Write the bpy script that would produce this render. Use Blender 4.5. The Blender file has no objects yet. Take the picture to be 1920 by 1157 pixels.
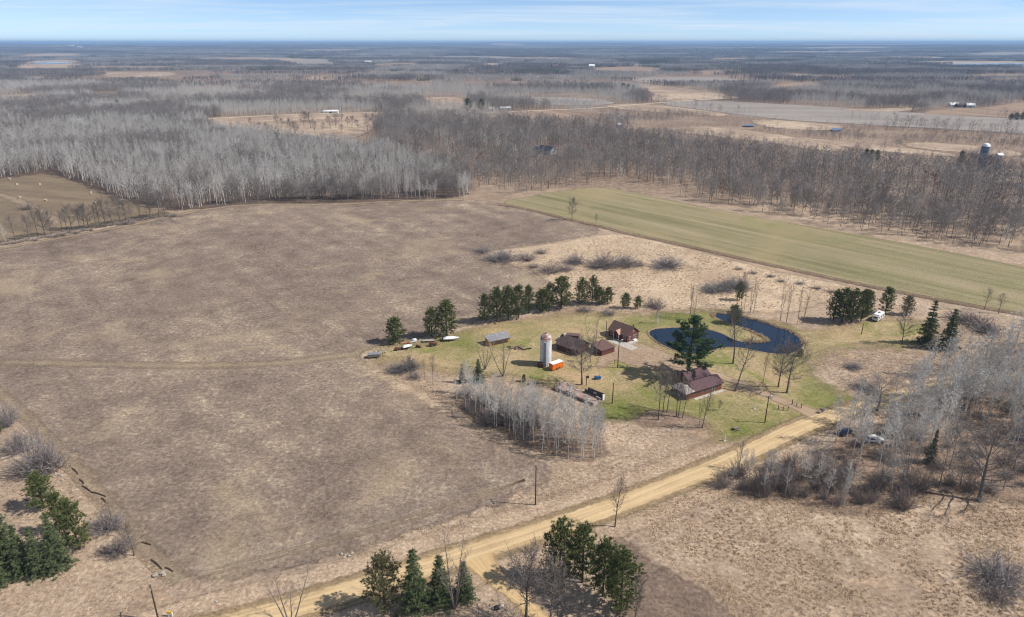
import bpy, math, random
import numpy as np
from mathutils import Vector, Matrix

# ------------------------------------------------------------------ camera, sky, sun, exposure
scene = bpy.context.scene
CAM_H = 100.0                                   # drone height in metres
PITCH = math.atan((578.5 - 80) / 1280)          # camera looks down by this much
cam = bpy.data.cameras.new("camera"); cam.lens = 24; cam.sensor_width = 36
cam.clip_start = 1; cam.clip_end = 90000
camo = bpy.data.objects.new("camera", cam); scene.collection.objects.link(camo)
camo.location = (0, 0, CAM_H); camo.rotation_euler = (math.pi / 2 - PITCH, 0, 0)
scene.camera = camo

SUN_EL = math.radians(45.5); SUN_AZ = math.radians(97)     # azimuth clockwise from +Y (view direction)
SUN_DIR = Vector((math.cos(SUN_EL) * math.sin(SUN_AZ), math.cos(SUN_EL) * math.cos(SUN_AZ), math.sin(SUN_EL)))
world = bpy.data.worlds.new("World"); scene.world = world; world.use_nodes = True
wn = world.node_tree; wn.nodes.clear()
def _n(t, **k):
    n = wn.nodes.new(t)
    for a, b in k.items(): setattr(n, a, b)
    return n
sky = _n("ShaderNodeTexSky", sky_type='NISHITA', sun_disc=False, sun_elevation=SUN_EL, sun_rotation=SUN_AZ,
         altitude=300, air_density=0.4, dust_density=0.05, ozone_density=2.0)
bg = _n("ShaderNodeBackground"); bg.inputs[1].default_value = 0.135
# thin high cirrus: stretched noise over the whole sky dome
tc = _n("ShaderNodeTexCoord"); sep = _n("ShaderNodeSeparateXYZ"); wn.links.new(tc.outputs['Generated'], sep.inputs[0])
zc = _n("ShaderNodeMath", operation='MAXIMUM'); wn.links.new(sep.outputs[2], zc.inputs[0]); zc.inputs[1].default_value = 0.0
za = _n("ShaderNodeMath", operation='ADD'); wn.links.new(zc.outputs[0], za.inputs[0]); za.inputs[1].default_value = 0.035
dx = _n("ShaderNodeMath", operation='DIVIDE'); wn.links.new(sep.outputs[0], dx.inputs[0]); wn.links.new(za.outputs[0], dx.inputs[1])
dy = _n("ShaderNodeMath", operation='DIVIDE'); wn.links.new(sep.outputs[1], dy.inputs[0]); wn.links.new(za.outputs[0], dy.inputs[1])
cmb = _n("ShaderNodeCombineXYZ"); wn.links.new(dx.outputs[0], cmb.inputs[0]); wn.links.new(dy.outputs[0], cmb.inputs[1])
mp = _n("ShaderNodeMapping"); wn.links.new(cmb.outputs[0], mp.inputs[0])
mp.inputs['Rotation'].default_value = (0, 0, 0.2); mp.inputs['Scale'].default_value = (0.14, 0.30, 1)
cn = _n("ShaderNodeTexNoise"); cn.inputs['Scale'].default_value = 1.3; cn.inputs['Detail'].default_value = 7
cn.inputs['Roughness'].default_value = 0.6; cn.inputs['Distortion'].default_value = 0.5
wn.links.new(mp.outputs[0], cn.inputs['Vector'])
cr = _n("ShaderNodeMapRange"); wn.links.new(cn.outputs[0], cr.inputs[0])
cr.inputs[1].default_value = 0.42; cr.inputs[2].default_value = 0.68; cr.inputs[3].default_value = 0.0; cr.inputs[4].default_value = 0.62
cm = _n("ShaderNodeMix", data_type='RGBA'); wn.links.new(cr.outputs[0], cm.inputs[0])
skt = _n("ShaderNodeMix", data_type='RGBA', blend_type='MULTIPLY'); skt.inputs[0].default_value = 1.0
wn.links.new(sky.outputs[0], skt.inputs[6]); skt.inputs[7].default_value = (1.0, 1.0, 1.0, 1)
wn.links.new(skt.outputs[2], cm.inputs[6]); cm.inputs[7].default_value = (6.0, 6.6, 7.3, 1)
wn.links.new(cm.outputs[2], bg.inputs[0])
wo = _n("ShaderNodeOutputWorld"); wn.links.new(bg.outputs[0], wo.inputs[0])

sl = bpy.data.lights.new("sun", 'SUN'); sl.energy = 5.0; sl.angle = math.radians(0.5); sl.color = (1.0, 0.97, 0.935)
slo = bpy.data.objects.new("sun", sl); scene.collection.objects.link(slo)
slo.rotation_euler = SUN_DIR.to_track_quat('Z', 'Y').to_euler(); slo.location = (200, 0, 300)
scene.view_settings.view_transform = 'Standard'; scene.view_settings.look = 'None'
scene.view_settings.exposure = 0.05; scene.view_settings.gamma = 1.0
scene.cycles.pixel_filter_type = 'BLACKMAN_HARRIS'; scene.cycles.filter_width = 1.15
scene.cycles.max_bounces = 4; scene.cycles.diffuse_bounces = 2; scene.cycles.glossy_bounces = 2
scene.cycles.transparent_max_bounces = 12; scene.cycles.volume_bounces = 0; scene.cycles.transmission_bounces = 2

# ------------------------------------------------------------------ survey helpers
W_, H_, F_ = 1920.0, 1157.0, 1280.0
SP, CP = math.sin(PITCH), math.cos(PITCH)
def G(u, v, z=0.0):
    """Place on the level ground that was surveyed at photo point (u, v)."""
    a = (u - W_ / 2) / F_; b = (v - H_ / 2) / F_
    dz = -SP - b * CP; t = (z - CAM_H) / dz
    return (a * t, (CP - b * SP) * t)
def poly(pts): return [G(*p) for p in pts]
def hgt(v, vt):
    """Height in metres of something standing at row v and reaching row vt."""
    Y = G(960, v)[1]; b = (vt - H_ / 2) / F_
    return CAM_H + Y * (-SP - b * CP) / (CP - b * SP)

RIDGE = [(9000, 26, 2600, 1.3), (13000, 52, 3800, 4.0), (19000, 88, 5200, 2.2)]
def terr(x, y):
    """Level farmland out to 3 km, then low wooded ridges."""
    r = np.sqrt(np.asarray(x, float) ** 2 + np.asarray(y, float) ** 2); z = np.zeros_like(r)
    a = np.arctan2(x, np.maximum(y, 1.0))
    for d, h, w, p in RIDGE:
        k = np.clip((r - d + w) / w, 0, 1); k = k * k * (3 - 2 * k)
        z = np.maximum(z, k * h * (0.8 + 0.13 * np.sin(a * 5 + p) + 0.09 * np.sin(a * 17 + p * 3) + 0.05 * np.sin(a * 41 + p) + 0.03 * np.sin(a * 97 + p * 2)))
    return z

COL = scene.collection
def link(o, parent=None):
    COL.objects.link(o)
    if parent is not None: o.parent = parent
    return o
def tag(o, label=None, cat=None, group=None, kind=None):
    if label: o["label"] = label
    if cat: o["category"] = cat
    if group: o["group"] = group
    if kind: o["kind"] = kind
    return o
def thing(name, label, cat, loc, rz=0.0, group=None, scale=1.0):
    o = bpy.data.objects.new(name, None); o.empty_display_size = 0.5
    o.location = loc; o.rotation_euler = (0, 0, rz); o.scale = (scale,) * 3 if not isinstance(scale, tuple) else scale
    link(o); return tag(o, label, cat, group)
def child(parent, name, mesh, label=None):
    o = bpy.data.objects.new(name, mesh); link(o, parent)
    if label: o["label"] = label
    return o

class MB:
    """Collects shapes; build() links them as one mesh object."""
    def __init__(s): s.v = []; s.f = []
    def add(s, vs, fs):
        n = len(s.v); s.v += [tuple(p) for p in vs]; s.f += [tuple(i + n for i in f) for f in fs]; return s
    def box(s, c, d, rz=0.0, rx=0.0, ry=0.0):
        M = Matrix.Rotation(rz, 3, 'Z') @ Matrix.Rotation(ry, 3, 'Y') @ Matrix.Rotation(rx, 3, 'X')
        vs = [Vector(c) + M @ Vector((x * d[0] / 2, y * d[1] / 2, z * d[2] / 2)) for z in (-1, 1) for y in (-1, 1) for x in (-1, 1)]
        return s.add(vs, [(0, 2, 3, 1), (4, 5, 7, 6), (0, 1, 5, 4), (2, 6, 7, 3), (0, 4, 6, 2), (1, 3, 7, 5)])
    def tube(s, pts, rad, n=6, cap=True):
        P = [Vector(p) for p in pts]; rings = []
        for i, p in enumerate(P):
            d = (P[min(i + 1, len(P) - 1)] - P[max(i - 1, 0)]).normalized()
            a = d.orthogonal().normalized(); b = d.cross(a); r = rad[i] if isinstance(rad, (list, tuple)) else rad
            rings.append([p + (a * math.cos(2 * math.pi * k / n) + b * math.sin(2 * math.pi * k / n)) * r for k in range(n)])
        # keep rings aligned
        vs = [q for r in rings for q in r]; fs = []
        for i in range(len(P) - 1):
            o0 = min(range(n), key=lambda k: (rings[i + 1][k] - P[i + 1] - (rings[i][0] - P[i])).length)
            for k in range(n):
                fs.append((i * n + k, i * n + (k + 1) % n, (i + 1) * n + (k + 1 + o0) % n, (i + 1) * n + (k + o0) % n))
        if cap: fs += [tuple(range(n))[::-1], tuple((len(P) - 1) * n + k for k in range(n))]
        return s.add(vs, fs)
    def lathe(s, prof, n=20, c=(0, 0, 0)):
        vs = [(c[0] + r * math.cos(2 * math.pi * k / n), c[1] + r * math.sin(2 * math.pi * k / n), c[2] + z) for r, z in prof for k in range(n)]
        fs = [(i * n + k, i * n + (k + 1) % n, (i + 1) * n + (k + 1) % n, (i + 1) * n + k) for i in range(len(prof) - 1) for k in range(n)]
        return s.add(vs, fs)
    def prism(s, prof, y0, y1, axis='y', top=1.0):
        """Side outline (x, z) pushed along y (or along x with axis='x')."""
        n = len(prof)
        A = [(x, y0, z) if axis == 'y' else (y0, x, z) for x, z in prof]; B = [(x, y1, z) if axis == 'y' else (y1, x, z) for x, z in prof]
        return s.add(A + B, [tuple(range(n)), tuple(range(n, 2 * n))[::-1]] + [(i, i + n, (i + 1) % n + n, (i + 1) % n) for i in range(n)])
    def quadslab(s, q, t):
        """Four corners thickened downwards by t."""
        lo = [(a, b, c - t) for a, b, c in q]
        return s.add(list(q) + lo, [(0, 1, 2, 3), (7, 6, 5, 4)] + [(i, i + 4, (i + 1) % 4 + 4, (i + 1) % 4) for i in range(4)])
    def sliver(s, p, d, L, w, rng):
        q = Vector((rng.gauss(0, 1), rng.gauss(0, 1), rng.gauss(0, 1))).cross(d)
        if q.length < 1e-4: q = d.orthogonal()
        q = q.normalized() * w * 0.5
        return s.add([p - q, p + q, p + d * L], [(0, 1, 2)])
    def mesh(s, name, mat, smooth=False):
        me = bpy.data.meshes.new(name); me.from_pydata(s.v, [], s.f); me.validate(); me.update()
        if mat: me.materials.append(mat)
        if smooth: me.polygons.foreach_set("use_smooth", [True] * len(me.polygons))
        return me
    def build(s, name, mat, parent=None, smooth=False, label=None):
        o = bpy.data.objects.new(name, s.mesh(name, mat, smooth)); link(o, parent)
        if label: o["label"] = label
        return o

# ------------------------------------------------------------------ materials
class NT:
    def __init__(s, name):
        s.m = bpy.data.materials.new(name); s.m.use_nodes = True; s.t = s.m.node_tree; s.t.nodes.clear()
        s.out = s.n("ShaderNodeOutputMaterial"); s.b = s.n("ShaderNodeBsdfPrincipled"); s.l(s.b.outputs[0], s.out.inputs[0])
        s.b.inputs['Roughness'].default_value = 0.9; s.b.inputs['Specular IOR Level'].default_value = 0.15
    def n(s, t, **k):
        x = s.t.nodes.new(t)
        for a, b in k.items(): setattr(x, a, b)
        return x
    def l(s, a, b): s.t.links.new(a, b)
    def put(s, v, sock):
        if hasattr(v, 'is_output'): s.l(v, sock)
        else: sock.default_value = v
    def pos(s): return s.n("ShaderNodeNewGeometry").outputs['Position']
    def obj(s): return s.n("ShaderNodeTexCoord").outputs['Object']
    def attr(s, name): return s.n("ShaderNodeAttribute", attribute_name=name).outputs['Fac']
    def rnd(s): return s.n("ShaderNodeObjectInfo").outputs['Random']
    def vmap(s, vec, rot=0.0, scale=(1, 1, 1)):
        r = s.n("ShaderNodeMapping"); s.l(vec, r.inputs[0]); r.inputs['Rotation'].default_value = (0, 0, rot)
        m = s.n("ShaderNodeMapping"); s.l(r.outputs[0], m.inputs[0]); m.inputs['Scale'].default_value = scale
        return m.outputs[0]
    def noise(s, vec, scale, detail=4, rough=0.6, dist=0.0):
        x = s.n("ShaderNodeTexNoise"); s.l(vec, x.inputs['Vector']); x.inputs['Scale'].default_value = scale
        x.inputs['Detail'].default_value = detail; x.inputs['Roughness'].default_value = rough; x.inputs['Distortion'].default_value = dist
        return x.outputs[0]
    def math(s, op, a, b=0.0, c=0.0, clamp=False):
        x = s.n("ShaderNodeMath", operation=op, use_clamp=clamp); s.put(a, x.inputs[0]); s.put(b, x.inputs[1]); s.put(c, x.inputs[2]); return x.outputs[0]
    def rng(s, v, a, b, c=0.0, d=1.0, smooth=False):
        x = s.n("ShaderNodeMapRange", interpolation_type='SMOOTHSTEP' if smooth else 'LINEAR'); s.put(v, x.inputs[0])
        for i, q in enumerate((a, b, c, d)): x.inputs[i + 1].default_value = q
        return x.outputs[0]
    def ramp(s, f, stops):
        x = s.n("ShaderNodeValToRGB"); s.l(f, x.inputs[0]); e = x.color_ramp.elements
        e[0].position, e[0].color = stops[0][0], (*stops[0][1], 1); e[1].position, e[1].color = stops[-1][0], (*stops[-1][1], 1)
        for p, c in stops[1:-1]: q = e.new(p); q.color = (*c, 1)
        return x.outputs[0]
    def mix(s, f, a, b, mode='MIX'):
        x = s.n("ShaderNodeMix", data_type='RGBA', blend_type=mode); s.put(f, x.inputs[0])
        s.put(a if hasattr(a, 'is_output') else (*a, 1), x.inputs[6]); s.put(b if hasattr(b, 'is_output') else (*b, 1), x.inputs[7]); return x.outputs[2]
    def color(s, c): s.put(c if hasattr(c, 'is_output') else (*c, 1), s.b.inputs['Base Color']); return s
    def bump(s, h, strength, dist):
        x = s.n("ShaderNodeBump"); s.l(h, x.inputs['Height']); x.inputs['Strength'].default_value = strength; x.inputs['Distance'].default_value = dist
        s.l(x.outputs[0], s.b.inputs['Normal'])
    def set(s, **k):
        for a, v in k.items(): s.put(v, s.b.inputs[a.replace('_', ' ')])
        return s

def srgb(r, g, b):
    f = lambda c: ((c / 255 + 0.055) / 1.055) ** 2.4 if c > 10 else c / 255 / 12.92
    return (f(r), f(g), f(b))

def ground_mat(name, stops, fuzz=None, soft=0.4, streak=None, patch=None, fine=1.4, weights=(0.5, 0.3, 0.28), bump=0.25, lo=0.34, hi=0.66, extra=None, grain=0.42):
    """Grass, stubble or soil: noise at several scales, ragged edge driven by the sheet's own 'edge' distance."""
    s = NT(name); p = s.pos()
    a = s.noise(p, fine, 5, 0.72); b = s.noise(p, fine * 0.16, 4, 0.65, 0.4); c = s.noise(p, fine * 0.022, 4, 0.6, 0.6)
    f = s.math('ADD', s.math('ADD', s.math('MULTIPLY', a, weights[0]), s.math('MULTIPLY', b, weights[1])), s.math('MULTIPLY', c, weights[2]))
    tot = sum(weights); f = s.math('DIVIDE', f, tot)
    if streak:
        ang, sc, w = streak
        q = s.noise(s.vmap(p, ang, (sc[0], sc[1], 1)), 1.0, 4, 0.6, 0.2)
        f = s.math('ADD', s.math('MULTIPLY', f, 1 - w), s.math('MULTIPLY', q, w))
    f = s.rng(f, lo, hi)
    col = s.ramp(f, stops)
    if patch:
        for psc, a0, a1, pc, amt in patch:
            col = s.mix(s.math('MULTIPLY', s.rng(s.noise(p, psc, 5, 0.62, 0.8), a0, a1, smooth=True), amt), col, pc)
    if extra: col = extra(s, p, col)
    if grain:
        g = s.rng(s.noise(p, 1.25, 4, 0.8), 0.30, 0.70, 1 - grain, 1 + grain); gc = s.n('ShaderNodeCombineXYZ')
        for i in range(3): s.l(g, gc.inputs[i])
        col = s.mix(1.0, col, gc.outputs[0], 'MULTIPLY')
    s.color(col)
    if bump: s.bump(s.math('ADD', a, s.math('MULTIPLY', b, 1.6)), bump, 0.5)
    if fuzz is not None:
        e = s.math('ADD', s.attr('edge'), s.math('MULTIPLY', s.math('SUBTRACT', s.noise(p, 0.35 if fuzz < 3 else 0.12, 5, 0.7), 0.5), fuzz * 2.4))
        s.l(s.rng(e, -soft, soft, smooth=True), s.b.inputs['Alpha'])
    return s.m

def plain(name, col, rough=0.7, var=0.12, scale=3.0, metal=0.0, spec=0.3, coat=0.0, bump=0.0, rnd=0.0):
    """Painted or raw solid with mild wear."""
    s = NT(name); p = s.obj(); n = s.noise(p, scale, 5, 0.65)
    d = tuple(max(0, c * (1 - 2.2 * var)) for c in col); h = tuple(min(1, c * (1 + var * 1.4)) for c in col)
    c = s.mix(s.rng(n, 0.3, 0.7), d, h)
    if rnd: c = s.mix(s.math('MULTIPLY', s.rnd(), rnd), c, tuple(q * 0.45 for q in col))
    s.color(c); s.set(Roughness=rough, Metallic=metal, Specular_IOR_Level=spec)
    if coat: s.set(Coat_Weight=coat)
    if bump: s.bump(n, bump, 0.05)
    return s.m
# ------------------------------------------------------------------ ground sheets
def chaikin(P, it=2):
    for _ in range(it):
        Q = []
        for i in range(len(P)):
            a, b = P[i], P[(i + 1) % len(P)]
            Q += [(a[0] * .75 + b[0] * .25, a[1] * .75 + b[1] * .25), (a[0] * .25 + b[0] * .75, a[1] * .25 + b[1] * .75)]
        P = Q
    return P
def sdist(X, Y, P):
    """Signed distance to a closed outline, positive inside."""
    P = np.array(P, float); A = P; B = np.roll(P, -1, 0); d2 = np.full(X.shape, 1e18); ins = np.zeros(X.shape, bool)
    for (ax, ay), (bx, by) in zip(A, B):
        ex, ey = bx - ax, by - ay; t = np.clip(((X - ax) * ex + (Y - ay) * ey) / (ex * ex + ey * ey + 1e-12), 0, 1)
        d2 = np.minimum(d2, (X - ax - t * ex) ** 2 + (Y - ay - t * ey) ** 2)
        c = ((ay > Y) != (by > Y)) & (X < (bx - ax) * (Y - ay) / (by - ay + 1e-12) + ax); ins ^= c
    d = np.sqrt(d2); return np.where(ins, d, -d)
def grid_mesh(name, xs, ys, zfun, keep=None, attrs=None):
    X, Y = np.meshgrid(xs, ys); nx, ny = len(xs), len(ys)
    idx = np.arange(nx * ny).reshape(ny, nx)
    q = np.stack([idx[:-1, :-1], idx[:-1, 1:], idx[1:, 1:], idx[1:, :-1]], -1).reshape(-1, 4)
    if keep is not None:
        k = keep.reshape(-1); q = q[k[q].any(1)]
    used = np.unique(q); remap = np.full(nx * ny, -1); remap[used] = np.arange(len(used)); q = remap[q]
    V = np.stack([X, Y, zfun(X, Y)], -1).reshape(-1, 3)[used]
    me = bpy.data.meshes.new(name); me.vertices.add(len(V)); me.vertices.foreach_set("co", V.astype(np.float32).ravel())
    me.loops.add(q.size); me.loops.foreach_set("vertex_index", q.astype(np.int32).ravel())
    me.polygons.add(len(q)); me.polygons.foreach_set("loop_start", np.arange(0, q.size, 4, dtype=np.int32))
    me.update(calc_edges=True); me.validate()
    me.polygons.foreach_set("use_smooth", np.ones(len(q), bool))
    for n, a in (attrs or {}).items():
        at = me.attributes.new(n, 'FLOAT', 'POINT'); at.data.foreach_set("value", a.reshape(-1)[used].astype(np.float32))
    return me
def structure(name, me, mat, label=None):
    me.materials.append(mat); o = bpy.data.objects.new(name, me); link(o); o["kind"] = "structure"
    if label: o["label"] = label
    return o
def sheet(name, outline, mat, z, cell, label=None, world=False, smooth=2, margin=None, holes=(), extra=None):
    P = outline if world else poly(outline); P = chaikin(P, smooth) if smooth else P
    x0, x1 = min(p[0] for p in P), max(p[0] for p in P); y0, y1 = min(p[1] for p in P), max(p[1] for p in P); m = (margin or cell) * 1.5
    xs = np.arange(x0 - m, x1 + m + cell, cell); ys = np.arange(y0 - m, y1 + m + cell, cell); X, Y = np.meshgrid(xs, ys)
    e = sdist(X, Y, P)
    for h in holes: e = np.minimum(e, -sdist(X, Y, h))
    at = {"edge": np.clip(e, -50, 50)}
    if extra: at.update({k: f(X, Y) for k, f in extra.items()})
    return structure(name, grid_mesh(name, xs, ys, lambda a, b: terr(a, b) + z, e > -m, at), mat, label)

TAN = [(0.0, srgb(116, 98, 83)), (0.3, srgb(149, 128, 108)), (0.58, srgb(176, 153, 129)), (0.8, srgb(196, 173, 147)), (1.0, srgb(217, 198, 172))]
TANL = [(0.0, srgb(136, 116, 96)), (0.3, srgb(170, 147, 121)), (0.6, srgb(194, 170, 141)), (1.0, srgb(218, 198, 170))]
STUB = [(0.0, srgb(96, 81, 70)), (0.3, srgb(122, 105, 91)), (0.58, srgb(139, 121, 105)), (0.8, srgb(160, 141, 119)), (1.0, srgb(192, 171, 142))]
LITTER = [(0.0, srgb(90, 74, 62)), (0.4, srgb(124, 104, 88)), (0.7, srgb(152, 129, 107)), (1.0, srgb(186, 161, 132))]

def far_blend(s, p, col):
    """Leaf litter in the woods beyond the fields, dry grass near the farm."""
    sx = s.n("ShaderNodeSeparateXYZ"); s.l(p, sx.inputs[0])
    far = s.math('MULTIPLY', s.rng(sx.outputs[1], 380, 560, smooth=True), s.rng(s.noise(p, 0.011, 4, 0.6), 0.38, 0.55, 0.4, 1, smooth=True))
    lit = s.ramp(s.rng(s.noise(p, 0.25, 5, 0.7), 0.3, 0.7), LITTER)
    col = s.mix(far, col, lit)
    vf = s.rng(sx.outputs[1], 1900, 4200, smooth=True)
    wood = s.ramp(s.rng(s.noise(s.vmap(p, 0.1, (0.0007, 0.0022, 1)), 1.0, 7, 0.68), 0.32, 0.7), [(0, srgb(66, 60, 58)), (0.55, srgb(96, 88, 84)), (0.78, srgb(134, 124, 112)), (1, srgb(176, 160, 134))])
    return s.mix(vf, col, wood)
M_GROUND = ground_mat("dry_meadow_ground", TAN, patch=[(0.045, 0.48, 0.66, srgb(141, 118, 97), 0.5), (0.02, 0.5, 0.7, srgb(122, 106, 82), 0.5), (0.09, 0.56, 0.7, srgb(200, 168, 136), 0.5)], fine=0.8, bump=0.4, extra=far_blend)
gx = np.concatenate([-np.geomspace(600, 42000, 46)[::-1], np.arange(-580, 581, 20), np.geomspace(600, 42000, 46)])
gy = np.concatenate([-np.geomspace(60, 6000, 12)[::-1], np.arange(-40, 1201, 20), np.geomspace(1230, 42000, 70)])
structure("ground", grid_mesh("ground", gx, gy, lambda a, b: terr(a, b)), M_GROUND, "tan dry grass ground and far woodland floor")

# field outlines, photo survey points
FIELD = [(-420, 525), (-150, 500), (0, 465), (120, 443), (220, 425), (330, 402), (400, 389), (480, 383), (620, 382), (760, 376), (870, 373), (930, 379), (985, 392), (1050, 409), (1100, 422), (1135, 433), (1080, 447), (1010, 459), (955, 467), (903, 470), (940, 490), (985, 507), (1028, 524), (1020, 545), (1010, 570), (950, 590), (890, 604), (850, 620), (800, 633), (740, 642), (700, 652), (672, 664), (690, 690), (750, 725), (800, 748), (850, 775), (880, 800), (930, 830), (985, 856), (1035, 868), (1040, 890), (1000, 912), (950, 935), (860, 970), (780, 1000), (700, 1025), (600, 1050), (500, 1072), (420, 1086), (370, 1085), (335, 1070), (300, 1035), (260, 985), (220, 940), (180, 898), (140, 850), (100, 815), (50, 770), (0, 735), (-150, 650), (-420, 610)]
GREEN = [(932, 379), (985, 369), (1060, 357), (1110, 351), (1150, 354), (1200, 363), (1290, 383), (1400, 405), (1520, 425), (1640, 446), (1760, 468), (1860, 488), (1920, 502), (2150, 560), (2150, 650), (1920, 588), (1830, 572), (1720, 552), (1600, 528), (1480, 502), (1370, 478), (1270, 455), (1180, 436), (1120, 421), (1050, 405), (985, 390)]
LAWN = [(690, 658), (725, 650), (765, 644), (830, 636), (880, 614), (950, 606), (1060, 586), (1150, 588), (1220, 591), (1290, 586), (1340, 580), (1400, 594), (1460, 606), (1520, 624), (1620, 604), (1680, 592), (1760, 620), (1740, 655), (1640, 650), (1550, 655), (1510, 680), (1520, 700), (1545, 725), (1590, 742), (1592, 758), (1560, 776), (1528, 792), (1470, 808), (1400, 828), (1362, 828), (1330, 812), (1312, 800), (1250, 780), (1190, 785), (1140, 788), (1126, 764), (1100, 735), (1030, 720), (930, 706), (850, 700), (800, 692), (740, 678), (700, 676)]
HAY = [(-300, 372), (0, 338), (60, 328), (95, 323), (150, 345), (200, 366), (250, 383), (310, 398), (332, 401), (200, 424), (100, 437), (0, 456), (-300, 505)]
def fmat(n, stops, fuzz, soft=1.0, **k): return ground_mat(n, stops, fuzz=fuzz, soft=soft, **k)
sdir = math.atan2(G(800, 560)[1] - G(480, 395)[1], G(800, 560)[0] - G(480, 395)[0])
M_STUB = fmat("stubble_field", STUB, 4.0, 1.2, streak=(-sdir, (0.012, 0.09), 0.16), patch=[(0.028, 0.52, 0.68, srgb(176, 155, 124), 0.45), (0.05, 0.55, 0.7, srgb(100, 84, 72), 0.45), (0.012, 0.5, 0.7, srgb(120, 102, 88), 0.4)], fine=0.7, bump=0.4, lo=0.39, hi=0.61)
sheet("stubble_field", FIELD, M_STUB, 0.03, 4.0, "wide brown stubble field with tan streaks", margin=8)
gdir = math.atan2(G(1640, 446)[1] - G(1200, 363)[1], G(1640, 446)[0] - G(1200, 363)[0])
M_GREEN = fmat("green_field", [(0, srgb(114, 108, 74)), (0.35, srgb(132, 123, 88)), (0.6, srgb(146, 133, 100)), (1, srgb(164, 147, 115))], 1.2, 0.8, streak=(-gdir, (0.006, 0.16), 0.6), patch=[(0.012, 0.45, 0.65, srgb(160, 142, 104), 0.6), (0.02, 0.54, 0.7, srgb(112, 120, 62), 0.45)], fine=1.2, bump=0.12, lo=0.36, hi=0.64)
sheet("green_field", GREEN, M_GREEN, 0.05, 5.0, "long pale green field with mowing stripes", margin=8)
LUSH = [(1160, 768, 9, 1), (1190, 775, 7, 1), (1400, 815, 8, 1), (1450, 805, 8, .9), (1500, 793, 7, .8), (1335, 770, 8, .7), (1260, 590, 11, 1), (1300, 596, 12, .9), (1210, 612, 8, .8), (870, 640, 9, .8), (1560, 758, 8, .8), (1330, 600, 8, .8), (1240, 735, 8, .6), (1490, 680, 9, .6), (1560, 735, 9, .7), (990, 620, 9, .5), (1400, 640, 7, .4), (1545, 755, 7, .7), (1390, 780, 9, .5), (1010, 705, 8, .4), (860, 660, 9, .5)]
def lush(X, Y):
    z = np.zeros_like(X)
    for u, v, r, a in LUSH:
        x, y = G(u, v); z = np.maximum(z, a * np.exp(-((X - x) ** 2 + ((Y - y) * 0.8) ** 2) / (r * r)))
    return z
def lawn_extra(s, p, col):
    g = s.ramp(s.noise(p, 0.9, 4, 0.7), [(0.3, srgb(92, 100, 46)), (0.7, srgb(130, 129, 70))])
    f = s.math('MULTIPLY', s.math('ADD', s.attr('lush'), s.math('MULTIPLY', s.math('SUBTRACT', s.noise(p, 0.13, 5, 0.65, 0.6), 0.5), 1.1)), 1.0, clamp=True)
    return s.mix(f, col, g)
M_LAWN = fmat("lawn_grass", [(0, srgb(122, 106, 74)), (0.35, srgb(148, 130, 94)), (0.65, srgb(170, 149, 112)), (1, srgb(190, 170, 128))], 9.0, 5.0, patch=[(0.07, 0.47, 0.66, srgb(124, 126, 66), 0.85), (0.03, 0.48, 0.62, srgb(178, 150, 114), 0.85), (0.2, 0.52, 0.66, srgb(184, 160, 122), 0.6)], fine=1.6, bump=0.15, extra=lawn_extra)
sheet("lawn", LAWN, M_LAWN, 0.07, 2.0, "patchy farmyard lawn, green and straw coloured", margin=5, extra={"lush": lush})
M_HAY = fmat("hay_field", [(0, srgb(98, 84, 68)), (0.5, srgb(126, 109, 87)), (1, srgb(154, 134, 106))], 2.0, 1.2, streak=(0.35, (0.01, 0.07), 0.45), fine=0.8, bump=0.15)
sheet("hay_field", HAY, M_HAY, 0.03, 5.0, "brown hay field dotted with round bales", margin=8)
M_LIT = fmat("leaf_litter", LITTER, 4.0, 2.0, fine=1.5, bump=0.35)
GROVE = [(852, 735), (890, 738), (940, 756), (1000, 776), (1060, 796), (1110, 815), (1136, 834), (1134, 860), (1090, 866), (1030, 852), (980, 836), (930, 808), (880, 776), (850, 750)]
WOOD = [(1310, 905), (1400, 868), (1470, 850), (1530, 830), (1572, 800), (1620, 770), (1690, 735), (1780, 705), (1850, 675), (1920, 650), (2060, 660), (2060, 935), (1920, 948), (1820, 930), (1740, 925), (1690, 955), (1620, 965), (1560, 965), (1480, 935), (1400, 938), (1330, 925)]
sheet("grove_floor", GROVE, M_LIT, 0.055, 2.0, "dark leaf litter under the aspen grove", margin=5)
sheet("wood_floor", WOOD, M_LIT, 0.055, 2.5, "dark leaf litter under the roadside wood", margin=5)
sheet("house_grove_floor", [(1190, 790), (1205, 772), (1250, 768), (1300, 780), (1335, 797), (1320, 808), (1270, 802), (1225, 800)], M_LIT, 0.09, 1.0, "leaf litter under the trees in front of the house", margin=4)
sheet("woodland_floor", [(-900, 372), (-300, 352), (0, 337), (92, 322), (250, 382), (330, 397), (480, 383), (620, 382), (880, 373), (884, 340), (800, 310), (690, 275), (640, 264), (480, 247), (340, 228), (200, 236), (-900, 262)], fmat("woodland_floor", [(0, srgb(70, 58, 50)), (0.5, srgb(98, 82, 70)), (1, srgb(130, 110, 92))], 10, 5, fine=0.5, bump=0.2), 0.025, 10.0, "dark leaf litter under the left aspen woods", margin=20)
sheet("mown_meadow", [(1110, 985), (1165, 1005), (1215, 1050), (1270, 1080), (1330, 1115), (1385, 1165), (1420, 1230), (1180, 1230), (1150, 1100), (1095, 1030)], fmat("mown_meadow", [(0, srgb(88, 72, 62)), (0.5, srgb(124, 105, 90)), (1, srgb(164, 142, 120))], 2.2, 1.0, fine=1.0, bump=0.4), 0.05, 1.5, "darker mown meadow beside the near pine clump", margin=4)
M_PALE = fmat("pale_marsh_grass", TANL, 4.5, 2.5, patch=[(0.05, 0.5, 0.66, srgb(166, 140, 116), 0.7), (0.11, 0.54, 0.7, srgb(214, 184, 146), 0.5)], fine=0.7, bump=0.45)
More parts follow.
